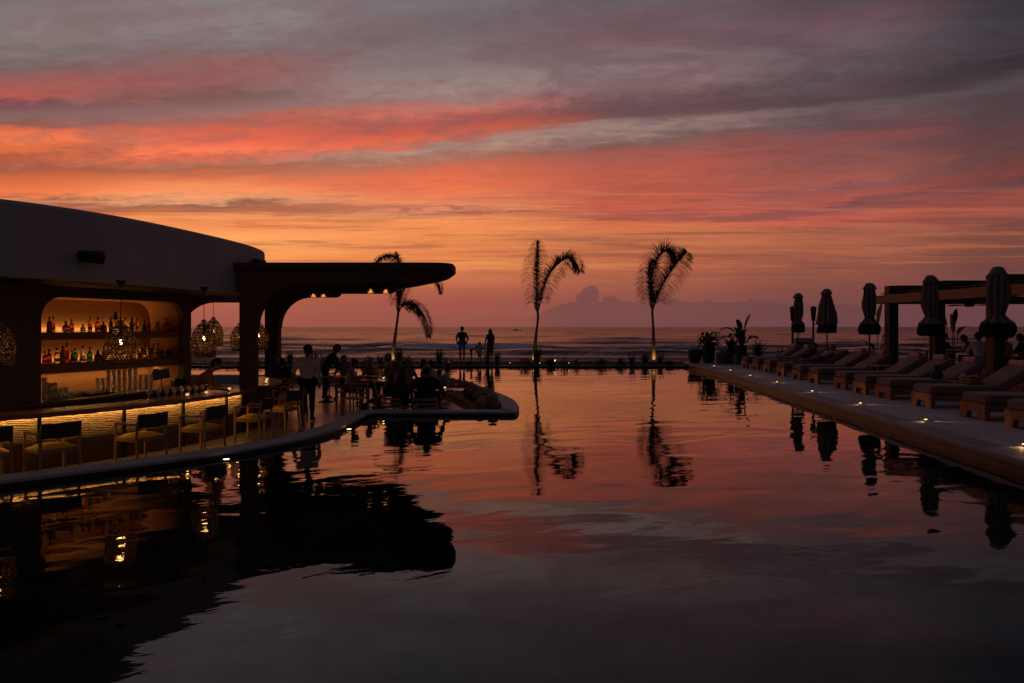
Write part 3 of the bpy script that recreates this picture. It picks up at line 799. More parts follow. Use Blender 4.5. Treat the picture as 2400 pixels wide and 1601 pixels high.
# ---- bottles
def tint(name, col, tr=.9):
    return mat('glass_'+name, col, 0.06, 0, trans=tr, ior=1.4)
G_AMB = tint('amber',(0.34,0.10,0.022)); G_DRK = tint('dark',(0.06,0.025,0.012),.6); G_RED = tint('red',(0.32,0.035,0.02)); G_GRN = tint('green',(0.03,0.20,0.05))
G_CLR = tint('clear',(0.85,0.75,0.55)); G_PINK = mat('pink_bottle',(0.50,0.12,0.09),0.4,.05); G_BLK = mat('black_bottle',(.01,.01,.012),.25,.05); G_YEL = tint('pale_yellow',(0.8,0.6,0.2))
CAP = black_m; LABEL = mat('bottle_label',(0.45,0.36,0.24),.8,.15,20)
SHAPE = {
 'round':  ([(0,.0),(.040,0),(.044,.012),(.044,.135),(.036,.165),(.016,.195),(.014,.235)], .30),
 'tall':   ([(0,.0),(.034,0),(.037,.012),(.037,.175),(.028,.205),(.013,.225),(.013,.275)], .32),
 'squat':  ([(0,.0),(.050,0),(.055,.015),(.054,.085),(.042,.115),(.016,.130),(.015,.155)], .24),
 'ball':   ([(0,.0),(.025,0),(.048,.02),(.055,.055),(.046,.095),(.020,.122),(.014,.150)], .24),
 'cone':   ([(0,.0),(.048,0),(.052,.012),(.045,.08),(.026,.16),(.014,.20),(.013,.25)], .30)}
bottle_cache = {}
def bottle(px, shelf_z, d, h, shape, glassm, label, capm=CAP, lab=True):
    s = wall_s(px, d); p = wp(s, d, shelf_z)
    prof, full = SHAPE[shape]; top = prof[-1][1]; k = h/(top+.03)
    t = thing('bottle', label, 'bottle', tuple(p), R.uniform(0,6), 'bottles on the bar shelves')
    key = (shape, glassm.name)
    if key not in bottle_cache:
        m = MB(); m.lathe(prof, 12); a = m.mesh('glass', glassm)
        m = MB(); m.lathe([(prof[-1][0]+.003,top-.012),(prof[-1][0]+.004,top+.026),(.001,top+.03)], 10); b = m.mesh('cap', capm)
        rb = max(q[0] for q in prof); hi = .62*prof[3][1] + .3*prof[2][1]
        m = MB(); m.lathe([(rb+.0015,hi*.45),(rb+.0015,hi)], 12); l_ = m.mesh('label', LABEL)
        bottle_cache[key] = (a, b, l_)
    a, b, l_ = bottle_cache[key]
    g_ = obj('glass', a, None, t); g_.scale = (k,k,k) if shape in ('squat','ball') else (min(k,1.15),min(k,1.15),k)
    obj('cap', b, None, g_)
    if lab and shape != 'ball': obj('label', l_, None, g_)
UP, LO = 1.892, 1.292
C6 = 6.717
upper = [(175,.36,.29,'round',G_DRK,'dark whiskey bottle at the near end of the upper shelf'),
 (232,.48,.31,'tall',G_AMB,'amber bottle with pale stopper behind the near dark bottle, upper shelf'),
 (432,.36,.22,'ball',G_AMB,'round amber decanter with ball stopper, upper shelf near end'),
 (524,.42,.26,'round',G_AMB,'amber bottle beside the round decanter on the upper shelf'),
 (702,.40,.16,'squat',G_CLR,'short clear square bottle glowing alone on the upper shelf'),
 (812,.40,.32,'tall',G_AMB,'tall amber bottle just past the short clear one, upper shelf'),
 (936,.38,.31,'round',G_AMB,'copper lit bottle touching a black square bottle, upper shelf'),
 (1022,.34,.22,'squat',G_DRK,'squat near black square bottle on the upper shelf'),
 (1140,.40,.32,'tall',G_DRK,'slim dark bottle beside the cone shaded table lamp, upper shelf'),
 (1292,.40,.31,'tall',G_RED,'red bottle rising behind the pendant lamp cord, upper shelf'),
 (1366,.46,.31,'cone',G_CLR,'clear tapered bottle behind the pendant lamp top, upper shelf'),
 (1472,.40,.31,'round',G_DRK,'dark red bottle just beyond the pendant lamp, upper shelf'),
 (1552,.40,.31,'tall',G_AMB,'narrow amber bottle second beyond the pendant lamp, upper shelf'),
 (1668,.40,.27,'cone',G_DRK,'dark tapered bottle with black neck, upper shelf far half'),
 (1746,.40,.23,'round',G_RED,'short reddish bottle before the niche corner, upper shelf'),
 (1878,.42,.23,'squat',G_CLR,'square clear decanter with wide stopper, upper shelf far end'),
 (1984,.44,.32,'cone',G_YEL,'yellowish tall bottle near the far end of the upper shelf'),
 (2034,.40,.31,'tall',G_AMB,'last bottle at the far end of the upper shelf')]
for x, d, h, sh, gm, lb_ in upper: bottle(90+x/C6, UP, d, h, sh, gm, lb_)
lower = [(100,.36,.25,'round',G_RED,'bottle half hidden by the niche edge on the lower shelf'),
 (166,.34,.29,'round',G_RED,'dark red bottle with black cap, near end of the lower shelf'),
 (292,.36,.31,'round',G_CLR,'clear bottle of brown spirit with glass stopper, lower shelf'),
 (380,.34,.34,'tall',G_DRK,'tall near black bottle on the lower shelf near half'),
 (448,.46,.40,'tall',G_RED,'tallest bottle on the lower shelf with black stopper'),
 (530,.36,.25,'cone',G_RED,'short bottle of red liqueur before the green one, lower shelf'),
 (578,.46,.29,'round',G_GRN,'light green bottle behind the short red liqueur, lower shelf'),
 (700,.38,.34,'cone',G_CLR,'brightly lit clear bottle alone mid lower shelf'),
 (808,.36,.30,'round',G_GRN,'broad emerald green bottle with dark cap, lower shelf'),
 (936,.38,.24,'ball',G_DRK,'dark round bellied bottle on the lower shelf'),
 (1030,.34,.31,'tall',G_PINK,'matt pink bottle next to the pendant lamp, lower shelf'),
 (1588,.44,.33,'tall',G_CLR,'clear bottle just beyond the pendant lamp, lower shelf'),
 (1634,.36,.24,'ball',G_CLR,'clear round flask shining beyond the pendant lamp, lower shelf'),
 (1692,.42,.34,'cone',G_YEL,'pale yellow tapered bottle on the lower shelf far half'),
 (1778,.36,.24,'ball',G_CLR,'small bright ball shaped bottle on the lower shelf'),
 (1808,.50,.34,'tall',G_CLR,'tall clear bottle with black cap behind the small ball bottle'),
 (1882,.44,.34,'tall',G_YEL,'slim pale bottle with black cap, far lower shelf'),
 (1946,.42,.25,'round',G_GRN,'short pale green bottle next to the last black one'),
 (2046,.38,.21,'squat',G_BLK,'squat solid black bottle at the far end of the lower shelf')]
for x, d, h, sh, gm, lb_ in lower: bottle(90+x/C6, LO, d, h, sh, gm, lb_)
# cone shaded lamp between the bottles
p = wp(wall_s(90+1212/C6,.42), .42, UP)
t = thing('table_lamp', 'small table lamp with black cone shade and pale stem among the bottles', 'lamp', tuple(p))
m = MB(); m.lathe([(.001,0),(.04,0),(.04,.012),(.013,.02),(.013,.27)], 10); obj('stem', m, white_m, t)
m = MB(); m.lathe([(.055,.265),(.022,.40),(.012,.43),(.001,.432)], 14); obj('shade', m, black_m, t)

# ---- glasses stacked on the back counter
m = MB(); m.lathe([(.001,.004),(.034,.004),(.040,.10),(.042,.10),(.036,0),(.001,0)], 10); tumbler_me = m.mesh('glass_tumbler', glass_m)
m = MB(); m.lathe([(.001,.004),(.026,.004),(.030,.145),(.032,.145),(.028,0),(.001,0)], 10); tall_me = m.mesh('tall_glass', glass_m)
def glass(me, nm, px, d, z, label, grp):
    o = obj(nm, me, None, None, tuple(wp(wall_s(px, d), d, z)), R.uniform(0,6)); tag(o, label, 'glass', grp)
ZC = .662
for col in range(5):
    for row in range(2):
        for lvl in range((4,3,3,2,2)[col] - row):
            glass(tumbler_me, 'tumbler', 104 + col*12.5 + row*3, .0 + row*.14, ZC + lvl*.103, f'clear tumbler in the {("bottom","second","third","topmost")[lvl]} layer of the {("front","rear")[row]} heap at the near counter end', 'tumblers stacked at the near end')
for col in range(5):
    glass(tumbler_me, 'tumbler', 168 + col*6.5, .05, ZC, 'upturned low tumbler in the row left of the tray on the back counter', 'single row of tumblers')
for col in range(11):
    for row in range(2):
        for lvl in range(3 if col > 1 else 2):
            if col > 7 and lvl > 1: continue
            glass(tall_me, 'tall_glass', 228 + col*12.6 + row*2, .26 + row*.10, ZC + lvl*.148, f'tall clear glass in the {("bottom","middle","top")[lvl]} layer of the {("front","rear")[row]} stacked rows on the back counter', 'tall glasses stacked mid counter')
p = wp(wall_s(225,.02), .02, ZC)
t = thing('glass_tray', 'low dark tray of upturned glasses before the stacked tall glasses', 'tray', tuple(p), math.atan2(U.y,U.x))
m = MB(); m.box((0,0,.012),(.62,.26,.024),0,0,.006); obj('tray', m, metal_d, t)
for k in range(7):
    o = obj('glass_tumbler', tumbler_me, None, t, (-.26+k*.085,0,.025)); o.scale = (.85,.85,.7)
# payment tablet on its stand
p = wp(wall_s(378,.05), .05, ZC)
t = thing('payment_tablet', 'tilted payment tablet on a thin stand at the far counter end', 'tablet', tuple(p), math.radians(18))
m = MB(); m.lathe([(.001,.012),(.075,.012),(.075,0),(.001,0)], 14); m.tube([(0,0,.01),(0,.01,.20)], .014, 8); obj('stand', m, steel, t)
TM = Matrix.Translation((0,-.02,.29)) @ Matrix.Rotation(math.radians(-38),4,'X') @ Matrix.Rotation(math.radians(-14),4,'Y')
m = MB(); m.box((0,0,0),(.34,.022,.25),0,0,.008,TM); cs = obj('case', m, black_m, t)
m = MB(); m.box((0,-.0125,0),(.305,.003,.215),0,0,0,TM); obj('screen', m, screen_m, cs)
m = MB(); m.box((-.09,.0,.14),(.10,.05,.035),0,0,.006,TM); obj('card_reader', m, black_m, cs)
p = wp(wall_s(418,.1), .1, ZC)
t = thing('receipt_printer', 'low black receipt printer beside the payment tablet', 'printer', tuple(p), .9)
m = MB(); m.prism([(-.13,0),(.13,0),(.13,.10),(.05,.16),(-.11,.16),(-.13,.12)], -.1, .1, 'Y'); obj('casing', m, black_m, t)
m = MB(); m.box((.06,0,.145),(.02,.12,.04)); obj('paper_slot', m, white_m, t)
p = wp(wall_s(414,.5), .5, ZC)
m = MB(); m.lathe([(.001,0),(.04,0),(.045,.16),(.04,.16),(.035,.01)], 12); tag(obj('cup', m, white_m, None, tuple(p)), 'small pale cup behind the receipt printer', 'cup')

# ---- glasses and tea lights on the bar counter near the bartender
m = MB(); m.lathe([(.001,0),(.032,0),(.034,.004),(.006,.01),(.005,.07),(.030,.10),(.036,.135),(.030,.17),(.029,.17),(.034,.135),(.028,.104),(.001,.08)], 12); wine_me = m.mesh('wine_glass', glass_m)
for k in range(16):
    tpos = path_t(CNT, 11.9 + k*.085); p, tt = on_path(CNT, tpos); nn = Vector((-tt.y,tt.x,0)); q = p + nn*(.40 + .12*(k % 2))
    tag(obj('wine_glass', wine_me, None, None, (q.x,q.y,.702)), 'stemmed glass in the double row along the bar counter', 'glass', 'stemmed glasses lined up on the counter')
def tea_light(x, y, z, label):
    t = thing('tea_light', label, 'candle', (x,y,z), 0, 'tea lights on the tables')
    m = MB(); m.lathe([(.001,0),(.032,0),(.036,.075),(.033,.075),(.03,.006)], 12); hd_ = obj('holder', m, glass_m, t)
    m = MB(); m.lathe([(.001,.006),(.026,.006),(.026,.03),(.001,.03)], 10); wx = obj('wax', m, white_m, hd_)
    m = MB(); m.lathe([(.001,.03),(.007,.04),(.004,.055),(.001,.062)], 8); obj('flame', m, bulb_glow, t)
    lamp('POINT', 'flame_light', (0,0,.09), .18, (1,.42,.14), t, shadow_soft_size=.02)
for yv, o, lb_ in ((12.55,.22,'tea light at the near end of the glass row on the counter'),(12.95,.20,'tea light on the counter just before the bartender'),(13.75,.30,'tea light on the counter beside the front pillar')):
    p, tt = on_path(CNT, path_t(CNT, yv)); nn = Vector((-tt.y,tt.x,0)); q = p+nn*o
    tea_light(q.x, q.y, .702, lb_)
tea_light(-5.62,15.6,.702,'tea light on the side counter beyond the front pillar')
tea_light(-5.85,16.3,.702,'tea light farther along the side counter beyond the pillar')

# ================================================================== SEATING
def bar_chair(label):
    """armchair, faces +Y, origin on the floor under the seat"""
    t = thing('bar_armchair', label, 'armchair', (0,0,0), 0, 'armchairs along the bar counter')
    for sx in (-1,1):
        m = MB(); m.bar((sx*.265,.24,0),(sx*.255,.235,.66),.034,.042,ch=.008,up=(0,1,0)); obj('leg', m, oak, t)
        m = MB(); m.bar((sx*.265,-.27,0),(sx*.255,-.235,.50),.034,.042,ch=.008,up=(0,1,0)); m.bar((sx*.255,-.235,.5),(sx*.25,-.285,.81),.034,.042,ch=.008,up=(0,1,0)); obj('leg', m, oak, t)
        m = MB(); pth = [(sx*.255,.235,.655),(sx*.262,.20,.675),(sx*.27,.05,.672),(sx*.265,-.12,.668),(sx*.255,-.26,.672)]
        for a, b in zip(pth, pth[1:]): m.bar(a, b, .05, .026, ch=.006)
        obj('armrest', m, oak, t)
        m = MB(); m.bar((sx*.258,.22,.415),(sx*.256,-.235,.415),.026,.06,ch=.005); obj('side_rail', m, oak, t)
    m = MB()
    for y in (.228,-.235): m.bar((-.25,y,.415),(.25,y,.415),.026,.06,ch=.005)
    m.bar((-.25,0,.40),(.25,0,.40),.03,.03); obj('seat_frame', m, oak, t)
    m = MB(); n = 9
    vs = []; fs = []
    for k in range(n):
        a = -1 + 2*k/(n-1); x = a*.262; y = -.275 - .055*(1-a*a)
        for zz, dy in ((.61,.012),(.61,-.012),(.825,-.03),(.825,-.006)): vs.append((x, y+dy, zz))
    for k in range(n-1):
        for i in range(4): fs.append((k*4+i, k*4+(i+1)%4, (k+1)*4+(i+1)%4, (k+1)*4+i))
    fs += [(0,1,2,3), tuple((n-1)*4+i for i in (3,2,1,0))]
    m.add(vs, fs); obj('backrest', m, shaded_back, t)
    m = MB(); vs = []; fs = []; nn_ = 8
    for j in range(nn_+1):
        for i in range(nn_+1):
            a, b = -1+2*i/nn_, -1+2*j/nn_
            dome = (1-a**6)*(1-b**6)
            vs.append((a*.238, b*.225, .445 + .048*dome + .012*(1-a*a)*(1-b*b)))
    for j in range(nn_):
        for i in range(nn_): q = j*(nn_+1)+i; fs.append((q,q+1,q+nn_+2,q+nn_+1))
    m.add(vs, fs, 0, True); m.box((0,0,.445),(.476,.45,.03),0,0,.008); obj('seat_cushion', m, yellow, t)
    return t
bc0 = bar_chair('')
def place(proto, used, loc, rz, label):
    if not used:
        used.append(1); proto.location = loc; proto.rotation_euler = (0,0,rz); proto['label'] = label; return proto
    return copy_tree(proto, loc, rz, label)
bcu = []
bchairs = [((-7.36,9.52),'yellow cushioned armchair cut off by the photo edge at the bar'),
 ((-6.72,9.98),'yellow cushioned armchair directly below the near jamb of the bottle niche'),
 ((-5.98,11.0),'yellow cushioned armchair below the middle pendant lamp at the bar'),
 ((-5.42,11.95),'yellow cushioned armchair third from the front pillar along the bar' ),
 ((-5.02,13.25),'yellow cushioned armchair standing right before the front brown pillar')]
bchairs[3] = (bchairs[3][0],'yellow cushioned armchair between the middle lamp and the pillar chair')
for (x, y), lb_ in bchairs:
    p, tt = on_path(CNT, path_t(CNT, y+.30))
    place(bc0, bcu, (x,y,-.2), math.atan2(tt.y, tt.x) + math.radians(8), lb_)
for (x, y, rz), lb_ in (((-4.98,14.75,math.radians(75)),'armchair with its back to the walkway, beyond the front pillar'),
                        ((-5.12,16.0,math.radians(100)),'armchair at the side counter, second beyond the front pillar'),
                        ((-5.55,17.35,math.radians(125)),'armchair at the far bend of the side counter')):
    place(bc0, bcu, (x,y,-.2), rz, lb_)

def dining_chair(label, low=False):
    """slatted wooden chair facing +Y; the low kind is a lounge chair"""
    t = thing('lounge_chair' if low else 'dining_chair', label, 'chair', (0,0,0), 0, 'low slatted chairs in the lounge' if low else 'wooden chairs round the dining tables')
    sh, bh, w = (.30,.52,.29) if low else (.45,.80,.23)
    for sx in (-1,1):
        m = MB(); m.bar((sx*w,.22,0),(sx*w,.21,sh),.035,.035,ch=.006,up=(0,1,0)); obj('leg', m, oak, t)
        m = MB(); m.bar((sx*w,-.24,0),(sx*w,-.22,sh),.035,.035,ch=.006,up=(0,1,0)); m.bar((sx*w,-.22,sh),(sx*w,-.29,bh),.035,.03,ch=.006,up=(0,1,0)); obj('leg', m, oak, t)
    m = MB(); m.box((0,0,sh),(2*w+.02,.46,.035),0,0,.01); obj('seat', m, oak, t)
    for q in ((.3,.62,.94) if not low else (.45,.96)):
        z = sh + (bh-sh)*q; y = -.22-.07*q
        m = MB(); m.bar((-w,y,z),(0,y-.03,z),.022,.045,ch=.004); m.bar((0,y-.03,z),(w,y,z),.022,.045,ch=.004); obj('back_slat', m, oak, t)
    return t
dc0 = dining_chair(''); dcu = []
lc0 = dining_chair('', True); lcu = []
def dchair(x, y, rz, lb_): return place(dc0, dcu, (x,y,-.2), math.radians(rz), lb_)
def lchair(x, y, rz, lb_): return place(lc0, lcu, (x,y,-.2), math.radians(rz), lb_)
dchair(-4.45,18.45,-90,'wooden chair under the seated woman in the white top')
dchair(-3.20,17.35,-80,'wooden chair under the long haired woman')
dchair(-3.55,20.1,95,'wooden chair under the dark haired man by the palm')
dchair(-4.0,19.75,150,'wooden chair on the far side of the middle dining table')
dchair(-5.2,20.6,-100,'empty wooden chair near the leaning waiter')
dchair(-3.85,16.75,170,'empty wooden chair turned sideways near the coping')
lchair(-2.72,16.25,-30,'low lounge chair under the bare shouldered woman')
lchair(-2.03,16.1,3,'low lounge chair under the broad man in black')
# tables
def dtable(x, y, w, d, h, label, rz=0):
    t = thing('dining_table', label, 'table', (x,y,-.2), rz, 'tables on the terrace')
    m = MB(); m.box((0,0,h-.02),(w,d,.04),0,0,.012); obj('tabletop', m, table_m, t)
    m = MB(); m.lathe([(.22,0),(.22,.02),(.06,.05),(.035,.12),(.035,h-.06),(.10,h-.04)], 14, cap=True); obj('pedestal', m, metal_d, t)
dtable(-5.45,20.0,1.25,.75,.75,'table the waiter in black is leaning over')
dtable(-3.62,18.6,1.1,.8,.75,'table between the white topped woman and the dark haired man')
dtable(-6.9,19.6,.9,.8,.75,'small table beside the rear pillar')
dtable(-1.95,18.3,1.3,.75,.52,'low lounge table laid with shiny dishes before the bench')
plate = MB(); plate.lathe([(.001,.006),(.07,.006),(.11,.02),(.112,.018),(.075,0),(.001,0)], 16); plate_me = plate.mesh('plate', white_m)
def dish(x, y, z, lb_): tag(obj('plate', plate_me, None, None, (x,y,z)), lb_, 'plate', 'plates on the terrace tables')
def wglass(x, y, z, lb_): tag(obj('wine_glass', wine_me, None, None, (x,y,z)), lb_, 'glass', 'glasses on the terrace tables')
dish(-5.25,19.9,.552,'plate on the table under the leaning waiter'); dish(-5.75,20.1,.552,'plate at the outer end of the waiter table')
dish(-3.85,18.5,.552,'plate before the woman in the white top'); dish(-3.4,18.75,.552,'plate before the dark haired man')
for k, (x, y) in enumerate(((-2.3,18.2),(-1.95,18.45),(-1.65,18.15))): dish(x,y,.322,('plate at the outer end of the lounge table','middle plate on the lounge table','plate at the bench end of the lounge table')[k])
wglass(-3.6,18.4,.552,'stemmed glass by the phone of the woman in white'); wglass(-5.1,20.15,.552,'stemmed glass before the leaning waiter')
wglass(-1.5,18.35,.322,'stemmed glass at the bench end of the lounge table'); wglass(-2.15,18.5,.322,'stemmed glass among the lounge table plates')
tea_light(-3.5,18.62,.552,'tea light on the table between the diners')
tea_light(-1.8,18.3,.322,'tea light on the low lounge table')
# bench with scatter cushions along the curved edge
BEN = [q for q in offset_path(COPE, .43) if q[0] > -2.6 and q[1] > 15.45 and q[0] < 0.5]
BEN = [q for q in BEN if q[1] < 24.0]
be = thing('corner_bench', 'low orange brown padded bench along the curved terrace edge', 'bench', (0,0,0))
BEN2 = [(BEN[0][0]-.35, BEN[0][1]+.02)] + BEN if False else [q for q in BEN if q[1] > 15.9]
m = MB(); m.sweep(BEN2, [(0,-.199),(0,-.12),(.75,-.12),(.75,-.199)]); obj('base', m, dark_wood, be)
m = MB(); m.sweep(BEN2, [(.01,-.118),(.01,-.05),(.04,-.03),(.70,-.03),(.74,-.05),(.74,-.118)]); obj('pad', m, bench_m, be)
def cushion_mesh(mt):
    m = MB(); vs = []; fs = []; n = 12; k_ = 8
    for j in range(k_+1):
        v = -PI/2 + PI*j/k_
        for i in range(n):
            a = 2*PI*i/n
            ca, sa = math.cos(a), math.sin(a)
            sq = (abs(ca)**3.2 + abs(sa)**3.2)**(-1/3.2)
            c_ = math.copysign(abs(math.cos(v))**.7, 1)
            vs.append((ca*sq*c_*.5, math.sin(v)*.5*(1-.22*(abs(ca*sq*c_)**3)), sa*sq*c_*.5))
    for j in range(k_):
        for i in range(n):
            q = (i+1) % n; fs.append((j*n+i, j*n+q, (j+1)*n+q, (j+1)*n+i))
    m.add(vs, fs, 0, True); return m.mesh('scatter_cushion', mt)
cm = [cushion_mesh(cush_m), cushion_mesh(cush_d), cushion_mesh(bench_m)]
nC = 16
clab = ['large tan cushion at the pool corner end of the bench','second tan cushion back from the pool corner','third cushion back from the pool corner, upper row']
for k in range(nC):
    p, tt = on_path(BEN2, .06 + .86*k/(nC-1)); nn = Vector((-tt.y,tt.x,0)); q = p + nn*(.16 + R.uniform(-.02,.03))
    o = obj('cushion', cm[k % 2 if k % 5 else 2], None, None, (q.x,q.y,-.03+.185), 0)
    o.rotation_euler = (math.radians(R.uniform(12,22)), R.uniform(-.35,.35), math.atan2(tt.y,tt.x) + PI + R.uniform(-.55,.55))
    o.scale = (.40+R.uniform(-.05,.05), .28+R.uniform(-.04,.05), .36+R.uniform(-.06,.06))
    tag(o, f'{("tan" if k % 2 == 0 else "dark brown")} cushion leaning on the coping, {ORD[k]} from the pool corner', 'cushion', 'cushions leaning along the bench back')
for k in range(9):
    p, tt = on_path(BEN2, .03 + .46*k/8); nn = Vector((-tt.y,tt.x,0)); q = p + nn*(.44 + R.uniform(-.03,.03))
    o = obj('cushion', cm[(k+1) % 2], None, None, (q.x,q.y,-.03+.14), 0)
    o.rotation_euler = (math.radians(R.uniform(22,38)), R.uniform(-.25,.25), math.atan2(tt.y,tt.x) + PI + R.uniform(-.9,.9))
    o.scale = (.36+R.uniform(-.04,.04), .24+R.uniform(-.02,.04), .29+R.uniform(-.03,.03))
    tag(o, f'smaller cushion lying before the back row, {ORD[k]} from the pool corner', 'cushion', 'small cushions in the front row of the bench')
# ================================================================== SUN DECK THINGS
def lounger_proto():
    """sun lounger, foot end at x=0, head end at +x, origin on the deck at the foot"""
    t = thing('sun_lounger', '', 'sun lounger', (0,0,0), 0, 'teak sun loungers in a row along the pool deck')
    W = .39
    m = MB(); m.prism([(-W,0),(-W,.315),(W,.315),(W,0),(W-.20,0),(W-.23,.15),(-W+.23,.15),(-W+.20,0)], 0, .10, 'X'); obj('foot_panel', m, teak, t)
    m = MB(); m.prism([(-W,0),(-W,.30),(W,.30),(W,0),(W-.12,0),(W-.12,.15),(-W+.12,.15),(-W+.12,0)], 1.86, 1.94, 'X'); obj('head_panel', m, teak, t)
    for sy in (-1,1):
        m = MB(); m.box((.99,sy*(W-.02),.235),(1.74,.036,.13),0,0,.006); obj('side_rail', m, teak_y, t)
    m = MB(); m.box((.77,0,.405),(1.50,.76,.185),0,0,.035); obj('mattress', m, matt_brown, t)
    BM = Matrix.Translation((1.50,0,.335)) @ Matrix.Rotation(math.radians(-31),4,'Y')
    m = MB(); m.box((.50,0,.09),(1.0,.76,.17),0,0,.035,BM); obj('backrest_pad', m, matt_brown, t)
    m = MB(); m.box((.50,0,-.02),(.98,.70,.03),0,0,.005,BM); m.bar((2.2,-.3,.62),(1.90,-.3,.2),.03,.04); m.bar((2.2,.3,.62),(1.90,.3,.2),.03,.04); bf = obj('backrest_frame', m, teak, t)
    return t
lp = lounger_proto(); lpu = []
LX = [(29.6,10.20),(28.1,10.14),(26.6,10.06),(24.6,9.81),(23.0,9.73),(21.4,9.60),(19.5,9.54),(18.1,9.40),(16.8,9.33),(15.0,9.22),(13.0,9.03),(11.6,8.92)]
LLAB = ['farthest brown lounger of the deck row, towel roll on top','second farthest brown lounger of the deck row','brown lounger with a person in dark clothes on it','brown lounger with a person in grey lying outstretched',
 'empty brown lounger just nearer than the lying person in grey','brown lounger left of the small oak side table','brown lounger just nearer than the small oak side table','brown lounger behind the one holding a dark bag','brown lounger with a small dark bag on its mattress',
 'brown lounger with a tan towel bundle beside its backrest','second nearest brown lounger, headrest out of the frame','nearest lounger, only its foot end inside the frame']
LOCS = []
RZL = -0.045
for (y, x), lb_ in zip(LX, LLAB):
    yc = y + .40
    place(lp, lpu, (x, yc, .201), RZL + R.uniform(-.012,.012), lb_); LOCS.append((x, yc))
def on_lounger(i, lx, ly=0, lz=0):
    x, y = LOCS[i]; return (x + lx*math.cos(RZL) - ly*math.sin(RZL), y + lx*math.sin(RZL) + ly*math.cos(RZL), .201+lz)
# rolled towels
def towel_mesh():
    m = MB(); sp = []
    for k in range(46):
        a = k/45*2*PI*3.2; r = .028 + .066*k/45
        sp.append((r*math.cos(a), r*math.sin(a)))
    L = .26
    for a, b in zip(sp, sp[1:]):
        m.add([(a[0],-L,a[1]),(b[0],-L,b[1]),(b[0],L,b[1]),(a[0],L,a[1])], [(0,1,2,3)], 0, True)
    m.lathe([(.001,-L+.012),(.088,-L+.012)], 20, M=Matrix.Rotation(PI/2,4,'X')); m.lathe([(.001,L-.012),(.088,L-.012)], 20, M=Matrix.Rotation(PI/2,4,'X'))
    return m.mesh('towel_roll', towel_m)
tw = towel_mesh()
tl_ = {0:'on the farthest lounger',1:'on the second farthest lounger',4:'on the lounger just nearer than the lying person',5:'on the lounger left of the oak side table',6:'on the lounger just nearer than the oak side table',7:'on the lounger behind the dark bag',8:'on the lounger that holds the dark bag',9:'on the lounger with the tan towel bundle',10:'on the second nearest lounger'}
for i, s in tl_.items():
    o = obj('rolled_towel', tw, None, None, on_lounger(i, 2.16, R.uniform(-.04,.04), .975), RZL)
    o.rotation_euler = (R.uniform(-.04,.04), R.uniform(0,6), RZL); o.rotation_euler[1] = .3
    tag(o, 'dusty pink rolled towel ' + s, 'towel', 'rolled towels on the loungers')
# small things left on and between the loungers
t = thing('drawstring_bag', 'small dark rounded bag with a gathered top on a lounger', 'bag', on_lounger(8,1.28,-.1,.50), .3)
m = MB(); m.lathe([(.001,0),(.11,0),(.145,.05),(.14,.12),(.10,.19),(.06,.23),(.05,.25)], 14); obj('body', m, pot_d, t)
m = MB(); m.lathe([(.05,.25),(.066,.28),(.072,.315),(.055,.345),(.001,.35)], 14); obj('gathered_top', m, pot_d, t)
o = thing('towel_bundle', 'tan folded towel bundle beside the reclined backrest', 'towel', on_lounger(9,1.18,.1,.50), .2)
for k in range(3):
    m = MB(); m.box((0,0,.04+k*.062),(.40-.02*k,.28-.01*k,.058),0,R.uniform(-.05,.05),.024); obj('fold', m, mat('tan_towel',(0.34,0.20,0.10),.95,.2,16,.6,200), o)
def side_table(x, y, lb_, mt, h=.45, w=.42):
    t = thing('side_table', lb_, 'side table', (x,y,.201), RZL, 'small tables between the loungers')
    m = MB(); m.box((0,0,h-.015),(w,w,.03),0,0,.006); obj('tabletop', m, mt, t)
    for sx in (-1,1):
        for sy in (-1,1):
            m = MB(); m.bar((sx*(w/2-.03),sy*(w/2-.03),0),(sx*(w/2-.03),sy*(w/2-.03),h-.03),.03,.03,ch=.004,up=(1,0,0)); obj('leg', m, mt, t)
side_table(11.35,20.95,'light oak side table with slim legs between two loungers',oak,.62,.5)
side_table(10.75,16.35,'low dark side table carrying a glass, near the dark bag',teak,.50)
side_table(11.6,25.9,'low side table with a lantern beside the lying people',teak,.42)
tag(obj('drinking_glass', tall_me, None, None, (10.72,16.3,.704)), 'tall glass shining on the low dark side table', 'glass')
tag(obj('wine_glass', wine_me, None, None, (10.88,16.45,.704)), 'stemmed glass beside the tall one on the dark side table', 'glass')
t = thing('lantern', 'small dark lantern with faint orange glow between the lying people', 'lantern', (11.6,25.9,.622))
m = MB(); m.box((0,0,.012),(.2,.2,.024),0,0,.004); m.prism([(-.1,-.1),(.1,-.1),(.1,.1),(-.1,.1)], .27, .29)
for sx in (-1,1):
    for sy in (-1,1): m.bar((sx*.088,sy*.088,.02),(sx*.088,sy*.088,.27),.02,.02,up=(1,0,0))
obj('frame', m, black_m, t)
m = MB(); m.lathe([(.13,.29),(.03,.36),(.02,.38),(.001,.382)], 4); obj('lid', m, black_m, t)
m = MB(); m.lathe([(.03,.026),(.03,.13),(.001,.13)], 10); obj('candle', m, candle_glow, t)
